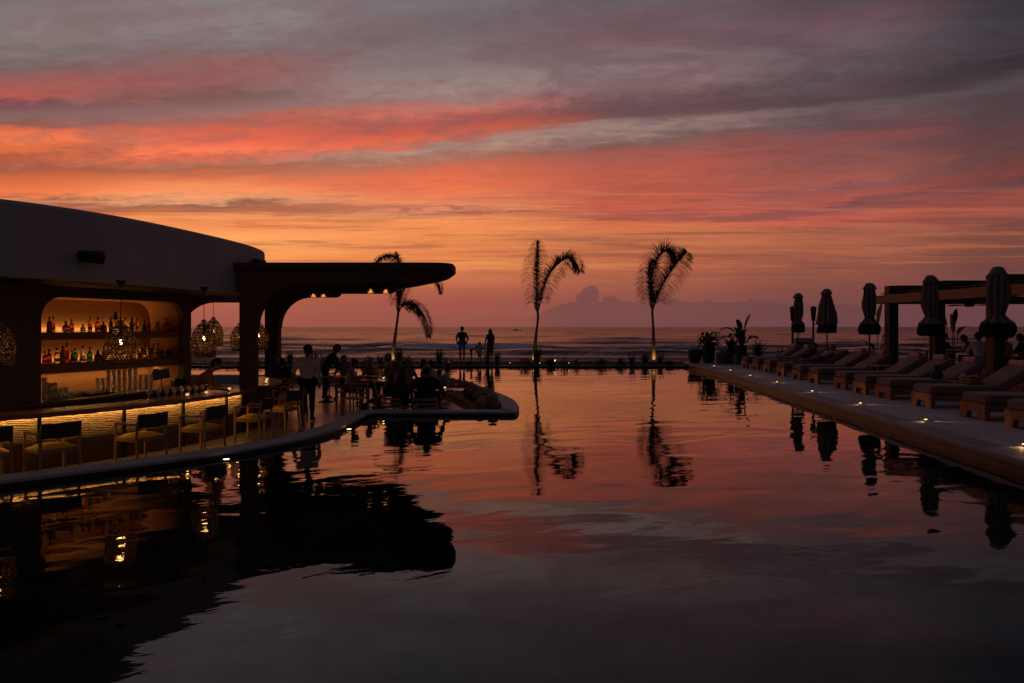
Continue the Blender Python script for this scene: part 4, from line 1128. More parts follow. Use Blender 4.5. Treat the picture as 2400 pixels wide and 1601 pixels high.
# small lights let into the deck edge, throwing a low beam over the floor
DL = [(31,9.18),(28,8.95),(25,8.72),(22,8.53),(18.9,8.30),(15.9,8.10),(13.1,7.92),(10.35,7.74)]
for k, (y, x) in enumerate(DL):
    t = thing('deck_light', f'small glowing floor light in the sun deck, {ORD[len(DL)-1-k]} from the viewer', 'floor light', (x,y,.204), 0, 'floor lights along the sun deck edge')
    m = MB(); m.lathe([(.055,0),(.055,.014),(.042,.022),(.001,.024)], 12); ho = obj('housing', m, steel, t)
    m = MB(); m.box((0,-.03,.022),(.05,.016,.010)); obj('lens', m, spot_glow, ho)
    for dx, dy in ((-.75,-.45),(.9,-.35)):
        L = lamp('SPOT', 'floor_beam', (.0,-.05,.05), 4.6, (1,.62,.22), t, spot_size=math.radians(46), spot_blend=.7, shadow_soft_size=.008)
        aim(L, (dx,dy,-.075))
# ---- closed umbrellas
def pleated(prof, seg, depth, n, M=None, jag=0, seed=0, twist=0.0):
    r = random.Random(seed); ph = [r.uniform(-.5,.5) for _ in range(n)]
    m = MB(); vs = []; fs = []
    for j, (rad, z) in enumerate(prof):
        for i in range(seg):
            a = 2*PI*i/seg; q = a*n/(2*PI); k = int(q) % n; fr = q - int(q)
            d = depth*rad*(abs(math.sin(PI*fr))**.8 - .5)*(1+ph[k])
            lump = .07*rad*math.sin(2*a+z*4+seed) + .06*rad*math.sin(5*a-z*5+seed*2) + .05*rad*math.sin(3*a+z*9+seed*3)
            zz = z
            if jag and j >= len(prof)-1: zz += r.uniform(-jag, jag)
            vs.append(((rad+d+lump)*math.cos(a+z*twist), (rad+d+lump)*math.sin(a+z*twist), zz))
    for j in range(len(prof)-1):
        for i in range(seg):
            q = (i+1) % seg; fs.append((j*seg+i, j*seg+q, (j+1)*seg+q, (j+1)*seg+i))
    m.add(vs, fs, 0, True); return m
def umbrella(x, y, tied, label, seed, s=1.0):
    t = thing('beach_umbrella', label, 'umbrella', (x,y,.201), seed*.7, 'closed fringed umbrellas behind the loungers')
    t.rotation_euler = (.012*math.sin(seed*2.3), .014*math.cos(seed*1.7), seed*.7)
    m = MB(); m.box((0,0,.03),(.6,.6,.06),0,0,.015); m.lathe([(.05,.06),(.05,.32)], 12, cap=True); obj('base', m, metal_d, t)
    m = MB(); m.lathe([(.027,.06),(.027,3.0)], 12, cap=True); obj('pole', m, dark_wood, t)
    if tied:
        body = [(.06,3.2),(.145,3.12),(.165,2.9),(.185,2.62),(.18,2.42),(.155,2.24),(.125,2.12),(.135,2.08),(.20,1.98),(.28,1.88)]
        fr = [(.285,1.90),(.315,1.82),(.325,1.70),(.305,1.60),(.265,1.545)]
    else:
        body = [(.06,3.2),(.13,3.12),(.165,2.9),(.215,2.6),(.265,2.3),(.305,2.05),(.33,1.88)]
        fr = [(.335,1.90),(.35,1.80),(.35,1.68),(.34,1.60),(.325,1.56)]
    body = [(a*s, b) for a, b in body]; fr = [(a*s, b) for a, b in fr]
    cl = obj('canopy_cloth', pleated(body, 72, .48, 9, seed=seed), umb_m, t)
    obj('cap', pleated([(.03,3.30),(.09,3.285),(.14,3.22),(.205,3.10),(.202,3.075)], 48, .06, 8, seed=seed+3), umb_m, t)
    f_ = pleated(fr, 96, .16, 12, jag=.022, seed=seed+5)
    r = random.Random(seed+9)
    for i in range(110):
        a = 2*PI*i/110; rr = fr[-2][0]*r.uniform(.93,1.03); w_ = .012
        c_, s_ = math.cos(a), math.sin(a); z0 = fr[-1][1]+.04; z1 = fr[-1][1]-r.uniform(.0,.05)
        f_.add([(rr*c_-w_*s_, rr*s_+w_*c_, z0),(rr*c_+w_*s_, rr*s_-w_*c_, z0),(rr*.98*c_, rr*.98*s_, z1)], [(0,1,2)])
    obj('fringe', f_, fringe_m, cl)
    if tied:
        m = MB(); m.lathe([(.138*s,2.085),(.146*s,2.10),(.138*s,2.118)], 24); obj('tie', m, fringe_m, cl)
umbrella(12.73,30.4,True,'farthest closed umbrella, slim, beside the pair of torches',1,.88)
umbrella(12.47,27.0,False,'untied closed umbrella hanging as a smooth cone',2)
umbrella(12.2,23.3,True,'tied closed umbrella just before the timber pergola corner post',3)
umbrella(12.18,19.8,True,'tied closed umbrella before the middle pergola post',4,1.0)
umbrella(12.05,17.0,True,'nearest and largest closed umbrella before the pergola',5,1.08)
# ---- garden torches
for px, Y, lb_ in ((1856.5,31.0,'slim garden torch overlapping the farthest umbrella'),(1905,31.0,'slim garden torch standing clear between two umbrellas')):
    x = (px-1200)/1600*Y; lean = (px-1200)/1600*.02+.02
    t = thing('garden_torch', lb_, 'torch', (x,Y,.201), 0, 'garden torches by the farthest umbrella')
    m = MB(); m.tube([(0,0,0),(lean,0,2.1)], .05, 8); obj('pole', m, dark_wood, t)
    m = MB(); m.lathe([(.06,2.05),(.085,2.10),(.13,2.62),(.135,2.68),(.10,2.70),(.05,2.73),(.001,2.735)], 12, M=Matrix.Translation((lean,0,0))); obj('burner', m, black_m, t)
# ---- pale panel behind the far loungers
t = thing('serving_station', 'pale grey boxy serving station behind the farthest loungers', 'station', (.4245*33.5,33.5,.201))
m = MB(); m.box((0,0,.62),(.84,.5,1.20),0,0,.02); obj('body', m, box_m, t)
m = MB(); m.box((0,0,1.235),(.90,.56,.03),0,0,.008); obj('top', m, box_m, t)
m = MB(); m.box((0,-.262,.62),(.70,.02,.9),0,0,.006); obj('door_panel', m, pot_m, t)

# ---- pergola with platform, fan
pg = thing('pergola', 'dark timber pergola with reddish side beam and stepped post frames', 'pergola', (0,0,0))
PX = 13.95
for y in (25.1, 22.4, 19.7, 17.0):
    m = MB(); m.box((PX,y,1.852),(.34,.34,3.30),0,0,.012); obj('post', m, dark_wood, pg)
    m = MB(); m.box((PX+4.3,y,3.38),(8.24,.22,.27),0,0,.012); obj('cross_beam', m, dark_wood, pg)
    m = MB(); m.box((PX+8.3,y,1.852),(.34,.34,3.30),0,0,.012); obj('post', m, dark_wood, pg)
m = MB(); m.box((PX-.20,20.9,3.01),(.07,10.7,.31),0,0,.01); obj('side_beam', m, beam_wood, pg)
m = MB(); m.box((PX+.20,20.9,3.01),(.07,10.7,.30),0,0,.01); obj('side_beam', m, beam_wood, pg)
m = MB(); m.box((PX+8.5,20.9,3.01),(.07,10.7,.31),0,0,.01); obj('side_beam', m, beam_wood, pg)
m = MB(); m.box((PX+4.3,26.0,3.01),(8.5,.07,.30),0,0,.01); obj('end_beam', m, beam_wood, pg)
for k in range(22):
    m = MB(); m.box((PX+4.3,16.4+k*.45,3.21),(8.3,.05,.07)); obj('rafter', m, dark_wood, pg)
m = MB(); m.box((PX+4.3,21.0,3.27),(8.2,10.4,.03)); obj('roof_mat', m, dark_wood, pg)
plat = MB(); plat.box((PX+4.6,21.2,.315),(9.4,11.0,.22),0,0,.02); structure('pergola_platform', plat, teak_y)
fan = thing('ceiling_fan', 'dark ceiling fan hanging under the timber pergola', 'fan', (15.14,22.6,3.06))
m = MB(); m.lathe([(.03,0),(.03,-.26)], 10); obj('rod', m, metal_d, fan)
m = MB(); m.lathe([(.001,-.25),(.14,-.26),(.15,-.36),(.10,-.40),(.001,-.405)], 16); mo = obj('motor', m, metal_d, fan)
for k in range(4):
    a = k*PI/2 + .25; M_ = Matrix.Rotation(a,4,'Z')
    m = MB(); m.prism([(.12,-.03),(.25,-.07),(.78,-.085),(.82,-.05),(.82,.05),(.78,.07),(.25,.06),(.12,.03)], -.355, -.343, M=M_ @ Matrix.Rotation(.10,4,'X')); obj('blade', m, dark_wood, mo)

# ---- potted plants in the far corner of the deck
def blade(m, base, dirv, L, w, droop=.5, n=6, up=Vector((0,0,1)), fold=0.0, tip=.08):
    """one leaf: a folded strip that curves over and tapers"""
    d = Vector(dirv).normalized(); side = d.cross(up)
    if side.length < .05: side = Vector((1,0,0))
    side.normalize(); p = Vector(base); vs = []; fs = []
    for k in range(n+1):
        t = k/n
        ww = w*(math.sin(PI*min(1,(t*.86+.10)))**.8)*(1 if t < .98 else tip)
        nn = side.cross(d).normalized()
        vs += [p - side*ww + nn*fold*ww, p, p + side*ww + nn*fold*ww]
        p = p + d*(L/n)
        d = (d - up*droop/n).normalized()
    for k in range(n):
        o = k*3; fs += [(o,o+1,o+4,o+3),(o+1,o+2,o+5,o+4)]
    m.add(vs, fs, 0, True)
def pot(t, prof, mt, soil_r, soil_z):
    m = MB(); m.lathe(prof, 22); po = obj('pot', m, mt, t)
    m = MB(); m.lathe([(.001,soil_z),(soil_r,soil_z)], 18); obj('soil', m, soil_m, po)
def pl(px, Y): return ((px-1200)/1600*Y, Y, .201)
BOWL = lambda r, h: [(.001,0),(r*.62,0),(r*.86,h*.3),(r,h*.75),(r,h),(r*.92,h),(r*.9,h*.85),(.001,h*.8)]
CYL = lambda r, h: [(.001,0),(r*.9,0),(r,h*.08),(r,h*.96),(r*.97,h),(r*.9,h),(r*.88,h*.9),(.001,h*.88)]
PG = 'potted plants on the corner of the sun deck'
t = thing('potted_plant', 'wide dark bowl with low shrubby plant at the deck tip', 'potted plant', pl(1629,34.4), 0, PG); pot(t, BOWL(.37,.62), pot_d, .33, .52)
for k in range(46):
    m = MB() if k == 0 else m
    a = R.uniform(0,2*PI); r = R.uniform(0,.2); blade(m, (r*math.cos(a),r*math.sin(a),.5+R.uniform(0,.25)), (math.cos(a),math.sin(a),R.uniform(.4,1.6)), R.uniform(.12,.26), .035, .8, 4)
obj('foliage', m, leaf_d, t)
t = thing('potted_plant', 'tall dark pot with a bushy big leaved plant', 'potted plant', pl(1661,34.0), 0, PG); pot(t, [(.001,0),(.26,0),(.30,.3),(.33,.7),(.30,.86),(.26,.86),(.25,.8),(.001,.78)], pot_d, .25, .79)
st = MB()
for k in range(34):
    a = k*2.4; h = .82 + .62*(k/34); lean = R.uniform(.1,.32)
    st.tube([(0,0,.78),(lean*math.cos(a)*.5,lean*math.sin(a)*.5,h)], .012, 5)
    m = MB(); blade(m, (lean*math.cos(a)*.5,lean*math.sin(a)*.5,h), (math.cos(a),math.sin(a),R.uniform(.2,1.0)), R.uniform(.45,.68), .13, 1.9, 7, fold=.25); obj('leaf', m, leaf_d, t)
obj('stems', st, leaf_d, t)
t = thing('potted_plant', 'pale concrete pot of wispy fine grass', 'potted plant', pl(1692,33.4), 0, PG); pot(t, CYL(.28,.50), pot_m, .25, .44)
m = MB()
for k in range(90):
    a = R.uniform(0,2*PI); r = R.uniform(0,.16); blade(m, (r*math.cos(a),r*math.sin(a),.43), (math.cos(a)*.5,math.sin(a)*.5,1.0), R.uniform(.3,.6), .006, 1.4, 5)
obj('foliage', m, grass_m, t)
t = thing('potted_plant', 'dark upright pot with arching strap leaves', 'potted plant', pl(1713,33.2), 0, PG); pot(t, CYL(.25,.72), pot_d, .22, .65)
for k in range(48):
    a = k*2.4; m = MB(); blade(m, (.05*math.cos(a),.05*math.sin(a),.64), (math.cos(a)*R.uniform(.25,.6),math.sin(a)*R.uniform(.25,.6),1.0), R.uniform(.6,1.1), .022, 1.3, 7, fold=.3); obj('leaf', m, leaf_d, t)
t = thing('potted_plant', 'big leaved bird of paradise in a pot on a box', 'potted plant', pl(1736,32.6), 0, PG)
m = MB(); m.box((0,0,.24),(.62,.5,.48),0,0,.015); obj('box', m, pot_m, t)
m = MB(); m.lathe([(q[0],q[1]+.482) for q in CYL(.28,.42)], 20); obj('pot', m, pot_d, t)
for (ax, az_, hh, L, w, dr) in ((.40,0,1.72,.78,.19,.2),(-.55,.1,1.50,.80,.17,2.2),(-.36,-.3,1.22,.66,.19,2.6),(.18,.2,1.25,.55,.18,1.6),(.5,-.1,1.05,.62,.15,1.9),(-.10,.3,1.35,.55,.18,1.9),(.28,.3,.86,.5,.13,2.4),(-.5,.1,.9,.5,.10,2.3),(.0,-.3,.95,.5,.17,2.0),(-.8,.0,1.2,.7,.15,2.4),(.7,.1,1.2,.6,.16,2.2),(-.15,-.2,1.62,.6,.16,1.2),(.1,.1,1.0,.55,.17,2.2),(-.6,-.2,.95,.55,.15,2.4)):
    b0 = Vector((ax*.1,az_*.1,.85)); e0 = Vector((ax*.55,az_*.6,hh))
    m = MB(); m.tube([b0, (b0+e0)/2+Vector((ax*.03,0,.06)), e0], .014, 5)
    blade(m, e0, (ax*.9,az_*.5,1.0 if dr < 1 else .7), L, w, dr, 8, fold=.35); obj('leaf', m, leaf_d, t)
t = thing('potted_plant', 'low wide bowl with a spiky rosette of stiff leaves', 'potted plant', pl(1777,32.0), 0, PG); pot(t, BOWL(.36,.36), pot_d, .3, .31)
for k in range(70):
    a = k*2.4; e_ = .15 + 1.3*(k/70); m = MB(); blade(m, (.04*math.cos(a),.04*math.sin(a),.32+.20*(k/70)), (math.cos(a)*math.cos(e_),math.sin(a)*math.cos(e_),math.sin(e_)+.12), R.uniform(.58,.8), .026, .35, 5, fold=.3); obj('leaf', m, leaf_d, t)
t = thing('potted_plant', 'long dark trough with a small upright aloe', 'potted plant', pl(1822,32.0), 0, PG)
m = MB(); m.box((-.1,0,.19),(1.15,.36,.38),0,0,.02); obj('trough', m, pot_d, t)
m = MB(); m.box((-.1,0,.385),(1.08,.30,.01)); obj('soil', m, soil_m, t)
for k in range(14):
    a = k*2.4; m = MB(); blade(m, (.2+.05*math.cos(a),.05*math.sin(a),.38), (math.cos(a)*.5,math.sin(a)*.5,1.0), R.uniform(.35,.62), .03, .1, 5, fold=.4); obj('leaf', m, leaf_d, t)
def banana(x, y, lb_, spec, mt=leaf_m):
    t = thing('strelitzia', lb_, 'plant', (x,y,.201), 0, 'big leaved plants round the pergola'); pot(t, CYL(.3,.45), pot_d, .26, .39)
    for (ax, az_, hh, L, w, dr) in spec:
        b0 = Vector((ax*.06,az_*.06,.38)); e0 = Vector((ax*.5,az_*.5,hh))
        m = MB(); m.tube([b0,(b0+e0)/2+Vector((ax*.02,0,.05)),e0], .016, 5); blade(m, e0, (ax*.8,az_*.5,1.0 if dr < 1 else .6), L, w, dr, 8, fold=.3); obj('leaf', m, mt, t)
banana(13.65,25.6,'tall plant with one pale upright leaf between umbrella and pergola post', ((.2,0,1.95,.75,.17,.25),(.5,0,1.35,.6,.11,1.8),(-.5,.1,1.1,.5,.1,2.0),(.6,.2,1.0,.5,.09,2.0),(-.3,-.2,.95,.5,.1,2.2),(.3,-.3,1.2,.5,.1,2.0),(-.7,0,.8,.4,.09,2.0),(.8,0,1.5,.5,.1,2.0)))
banana(16.3,25.2,'big leaved plant behind the diners under the pergola', ((-.55,0,1.85,.8,.13,.3),(-.1,0,1.6,.7,.16,.3),(-.9,.2,1.35,.6,.09,1.2),(.4,.1,1.5,.6,.12,1.6),(-.6,-.2,1.1,.5,.1,2.0),(.2,.2,1.9,.6,.1,.5)))

# ================================================================== FAR END OF THE POOL
def world(px, py, Y): return Vector(((px-1200)/1600*Y, Y, CAM_H + (766-py)*Y/1600))
def frond(m, path, L0, seed, n=160, hang=.75, dens=1.0):
    """rachis along path with drooping leaflets on both sides"""
    r = random.Random(seed); P = [Vector(q) for q in spline([tuple(q) for q in path], 10)]
    rad = [.022*(1-.85*k/(len(P)-1)) + .005 for k in range(len(P))]
    m.tube(P, rad, 6)
    for k in range(int(n*dens)):
        t = .10 + .90*(k + r.uniform(-.4,.4))/(n*dens); t = min(.995, max(.05, t))
        q = t*(len(P)-1); i = min(int(q), len(P)-2); p = P[i].lerp(P[i+1], q-i); tan = (P[i+1]-P[i]).normalized()
        for s in (-1, 1):
            L = L0*r.uniform(1.0,1.75)*(math.sin(PI*min(1,.18+.78*t))**.7)
            side = tan.cross(Vector((0,1,.25))).normalized()*s
            d = (side*.85 + Vector((0,r.uniform(-.7,.7),0)) + tan*.55 + Vector((0,0,r.uniform(-.1,.35)))).normalized()
            pts = [p]; pp = p.copy()
            for j in range(4):
                pp = pp + d*L/4; d = (d + Vector((0,0,-hang*.42*(1+.6*j)*r.uniform(.6,1.3)))).normalized(); pts.append(pp.copy())
            w0 = .027
            vs = []; fs = []
            for j, c in enumerate(pts):
                w = w0*(1-j/4.6); o = Vector((.8,.6,0))*w
                vs += [c-o, c+o]
            for j in range(4): fs.append((2*j,2*j+1,2*j+3,2*j+2))
            m.add(vs, fs)
def palm(label, trunk, fronds, Y, r0=.15, r1=.06):
    b = world(*trunk[0], Y); b.z = .06
    t = thing('palm_tree', label, 'palm tree', (b.x,Y,b.z), 0, 'young palms at the sea end of the pool')
    P = [Vector((0,0,0))] + [world(a, c, Y) - b for a, c in trunk[1:]]
    P = [Vector(q) for q in spline([tuple(q) for q in P], 8)]; n = len(P)
    m = MB(); m.tube(P, [r0 + (r1-r0)*min(1,(k/(n*.55)))**.7 + .010*(k % 2) for k in range(n)], 12); obj('trunk', m, palm_bark, t)
    m = MB()
    for k in range(8):
        a = k*2.4; e = P[-1]; blade(m, e+Vector((.03*math.cos(a),.03*math.sin(a),-.3)), (math.cos(a)*.35,math.sin(a)*.35,1), .55, .05, .2, 4)
    obj('leaf_base', m, palm_bark, t)
    for i, (pth, L0, hang, dens, dy) in enumerate(fronds):
        m = MB(); q = [world(a, c, Y) - b + Vector((0, dy*(k/len(pth)), 0)) for k, (a, c) in enumerate(pth)]
        frond(m, q, L0, i+int(trunk[0][0]), hang=hang, dens=dens); obj('frond', m, palm_leaf, t)
palm('palm with two spread fronds, one straight up and one arching right', [(1251,846),(1253,820),(1257,780),(1261,745),(1259,720)],
     [([(1259,735),(1258,690),(1258,640),(1259,600),(1260,562)],.64,.8,1.1,.2),([(1261,735),(1270,690),(1285,648),(1310,618),(1336,606),(1352,622),(1358,640)],.58,.95,1.25,-.5)], 37)
palm('palm with a rounded drooping crown, closest to the sun deck', [(1532,846),(1532,810),(1531,770),(1529,735),(1529,715)],
     [([(1529,728),(1527,690),(1530,645),(1543,608),(1562,588),(1582,592),(1592,612)],.74,.8,1.45,.3),([(1530,728),(1540,695),(1560,655),(1582,622),(1598,602),(1607,592)],.72,.85,1.4,-.4),([(1529,728),(1526,690),(1524,655),(1528,625),(1540,610)],.62,.9,1.0,.6)], 37)
palm('palm partly hidden behind the brown canopy, one frond hanging right', [(920,846),(923,815),(928,775),(932,745),(934,722)],
     [([(934,730),(945,717),(962,713),(982,722),(998,745),(1005,770),(1006,792)],.42,1.0,.9,-.3),([(934,730),(938,690),(942,650),(936,618),(915,600),(890,603),(874,618)],.34,.9,.8,.3),([(934,730),(942,690),(965,650),(1000,640),(1028,665),(1033,690)],.32,1.0,.8,.2),([(934,730),(930,690),(915,655),(902,680)],.4,.9,.7,.5),([(934,730),(937,680),(936,630),(930,604),(926,590)],.3,.9,.6,.1)], 37)
for px, y, lb_, off in ((1247,36.62,'lit uplight at the foot of the two frond palm',.2),(1534.5,36.62,'lit uplight at the foot of the round crowned palm',.15),(918,36.62,'lit uplight at the foot of the palm behind the canopy',.2),(1575,35.0,'lit uplight in the plants just beside the sun deck corner',0),(1238,34.3,'lit uplight under the golden shrub left of the two frond palm',0),(1300,34.3,'lit uplight under the fluffy grass right of the two frond palm',0),(1052,34.2,'lit uplight under the golden shrub before the family',0)):
    x = (px-1200)/1600*y
    t = thing('garden_uplight', lb_, 'uplight', (x,y,.08), 0, 'uplights in the planting bed')
    m = MB(); m.lathe([(.001,0),(.05,0),(.05,.12),(.04,.13)], 12); ho = obj('housing', m, metal_d, t)
    m = MB(); m.lathe([(.001,.125),(.04,.125)], 12); obj('lens', m, spot_glow, ho)
    L = lamp('SPOT', 'beam', (0,0,.16), 13 if off else 26, (1,.60,.18), t, spot_size=math.radians(95 if off else 110), spot_blend=.9, shadow_soft_size=.03)
    aim(L, (off*.3 if off else .1, 1.0*(off > 0) + .05, .75 if off else .6))
# ---- grasses and shrubs in the bed
def tuft(px, py_top, Y, label, kind='grass', n=60, spread=.5, seed=0):
    r = random.Random(seed + int(px)); b = world(px, 850, Y); b.z = .06; H = (CAM_H + (766-py_top)*Y/1600) - b.z
    t = thing('ornamental_grass' if kind != 'shrub' else 'low_shrub', label, 'plant', tuple(b), 0, 'plants in the bed at the end of the pool')
    m = MB(); mt = grass_m
    if kind == 'grass':
        for k in range(n):
            a = r.uniform(0,2*PI); q = r.uniform(0,.12); L = H*r.uniform(.55,1.12)
            blade(m, (q*math.cos(a),q*math.sin(a),0), (math.cos(a)*spread*r.random(),math.sin(a)*spread*r.random(),1), L, r.uniform(.010,.020), r.uniform(.2,1.1), 5)
    elif kind == 'wisp':
        for k in range(n):
            a = r.uniform(0,2*PI); L = H*r.uniform(.6,1.1); d = Vector((math.cos(a)*spread*r.random(), math.sin(a)*spread*r.random(), 1)).normalized()
            p = Vector((0,0,0)); pts = [p.copy()]
            for j in range(4): p = p + d*L/4; d = (d + Vector((r.uniform(-.25,.25),r.uniform(-.25,.25),0))).normalized(); pts.append(p.copy())
            m.tube(pts, [.008,.007,.006,.004,.003], 4)
            for j in range(3):
                q = pts[2].lerp(pts[4], r.random()); blade(m, q, (r.uniform(-1,1),r.uniform(-1,1),r.uniform(.2,1)), .14, .008, .5, 3)
    else:
        mt = leaf_m if kind == 'shrub' else leaf_d
        for k in range(n):
            a = r.uniform(0,2*PI); e_ = r.uniform(-.1,1.4); q = r.random()**.5*H*.75
            c = Vector((math.cos(a)*math.cos(e_)*q*1.15, math.sin(a)*math.cos(e_)*q, .08+abs(math.sin(e_))*q*1.1))
            blade(m, c, (math.cos(a)+r.uniform(-.6,.6),math.sin(a)+r.uniform(-.6,.6),r.uniform(-.2,1.0)), r.uniform(.10,.22), .036, 1.0, 3)
    obj('foliage', m, mt, t)
specs = [(680,822,35,'pale clump of grass left of the white shirted waiter','grass',70,.45),(735,812,35.2,'thin upright grass just behind the white shirted waiter','grass',40,.3),(757,812,35.2,'bare twiggy plant between the two waiters','wisp',26,.7),
 (806,832,35,'low shrub right of the leaning waiter','shrub',120,.5),(935,812,35.6,'dense grass tuft at the foot of the palm behind the canopy','grass',90,.5),(953,835,34.8,'rounded shrub beside the palm behind the canopy','shrub',170,.5),(892,826,35.2,'sparse grass left of the palm behind the canopy','grass',36,.7),
 (1030,818,34.6,'tall dark grass with reflected blades before the family','grass',80,.35),(1050,836,34.4,'golden shrub right of the tall dark grass','shrub',120,.5),(1142,800,34.6,'tall twiggy plant before the woman and children','wisp',46,.45),(1165,820,34.8,'thin grass right of the standing woman','grass',46,.4),
 (1232,838,34.7,'golden lit shrub left of the two frond palm','shrub',140,.5),(1258,808,35.5,'grass clump right at the foot of the two frond palm','grass',80,.45),(1290,835,34.6,'broad fluffy grass mound right of the two frond palm','grass',170,1.4),(1320,838,34.4,'small leafy plant with pale lit leaves','shrub',90,.5),
 (1410,840,34.4,'low trailing plant hanging over the pool wall','shrub',120,.5),(1455,842,34.6,'low mound plant midway between the palms','shrub',120,.5),(1482,832,34.8,'bare twiggy bush left of the round crowned palm','wisp',50,.8),(1512,822,35.4,'grass clump left at the foot of the round crowned palm','grass',70,.6),
 (1548,826,35.2,'grass clump right at the foot of the round crowned palm','grass',70,.6),(1570,840,34.6,'golden lit grass beside the sun deck corner','grass',90,1.1),(1350,846,34.3,'creeping green plant in the middle of the bed','shrub',70,.5),(1100,848,34.2,'creeping dark plant before the family','shrub',70,.5),(860,842,34.5,'low dark shrub behind the diners','shrub',120,.5),(600,838,35,'low shrub seen past the front pillar','shrub',120,.5)]
for px, py, Y, lb_, kd, n, sp in specs: tuft(px, py, Y, lb_, kd, int(n*1.15), sp)
# ---- low ground cover over the whole bed
m = MB()
for k in range(5200):
    x = R.uniform(-20, 8.6); y = R.uniform(33.95, 35.9); q = .5 + .5*math.sin(x*1.3+2)*math.sin(x*.41) + .25*math.sin(x*3.1)
    if R.random() > .25 + .75*q: continue
    hh = R.uniform(.02,.10) + .20*max(0,q)*R.random()
    a = R.uniform(0,2*PI); blade(m, (x,y,.06+hh*.6), (math.cos(a),math.sin(a),R.uniform(.1,1.3)), R.uniform(.10,.24), R.uniform(.018,.035), 1.2, 3)
for k in range(420):
    x = R.uniform(-14, 8.5); q = math.sin(x*1.9)*math.sin(x*.53+1)
    if q < .1: continue
    a = R.uniform(0,2*PI); blade(m, (x,R.uniform(33.6,33.85),.10), (math.cos(a)*.6,-abs(math.sin(a))-.2,R.uniform(-.2,.7)), R.uniform(.15,.34), R.uniform(.015,.03), 1.6, 4)
tag(obj('ground_cover', m, leaf_m), kind='stuff')
# ---- tiny bed lights
for px, lb_ in ((1265,'tiny white light in the bed right of the two frond palm'),(1333,'tiny white light in the bed midway between the palms'),(1195,'tiny white light in the bed left of the two frond palm')):
    y = 34.15; t = thing('bed_light', lb_, 'garden light', ((px-1200)/1600*y,y,.08), 0, 'tiny lights in the planting bed')
    m = MB(); m.lathe([(.02,0),(.02,.1)], 8); obj('stake', m, metal_d, t); m = MB(); m.lathe([(.001,.118),(.009,.114),(.011,.10),(.001,.10)], 8); obj('lens', m, spot_glow, t)
# ---- pool lights under the coping
for px, py, lb_ in ((527,1079,'glowing pool light under the coping below the bar chairs'),(815,1008,'small glowing pool light under the coping near the peninsula')):
    Y = 3200/(py-766); x = (px-1200)/1600*Y
    t = thing('pool_light', lb_, 'pool light', (x+.03,Y-.02,.018), 0, 'pool lights under the terrace coping')
    m = MB(); m.lathe([(.001,.0),(.06,.0),(.06,-.02),(.001,-.02)], 14); obj('rim', m, steel, t); m = MB(); m.lathe([(.001,.006),(.046,.004)], 14); obj('lens', m, under_glow, t)
# ---- a fishing boat far out
t = thing('fishing_boat', 'tiny dark fishing boat out near the sea horizon', 'boat', ((1212-1200)/1600*900,900,SEA+.1), .1)
m = MB(); m.sweep([(-6,0),(-4,0),(0,0),(4,0),(6.5,0)], [(-.9,.6),(-.7,-.1),(.7,-.1),(.9,.6)]); m.add([(6.4,-.9,.55),(8.4,0,1.2),(6.4,.9,.55),(6.4,0,-.1)], [(0,1,2),(0,3,1),(1,3,2)]); obj('hull', m, black_m, t)
m = MB(); m.prism([(-3,.55),(-3,2.0),(-.2,2.0),(.4,.55)], -.6, .6, 'Y'); obj('cabin', m, black_m, t)
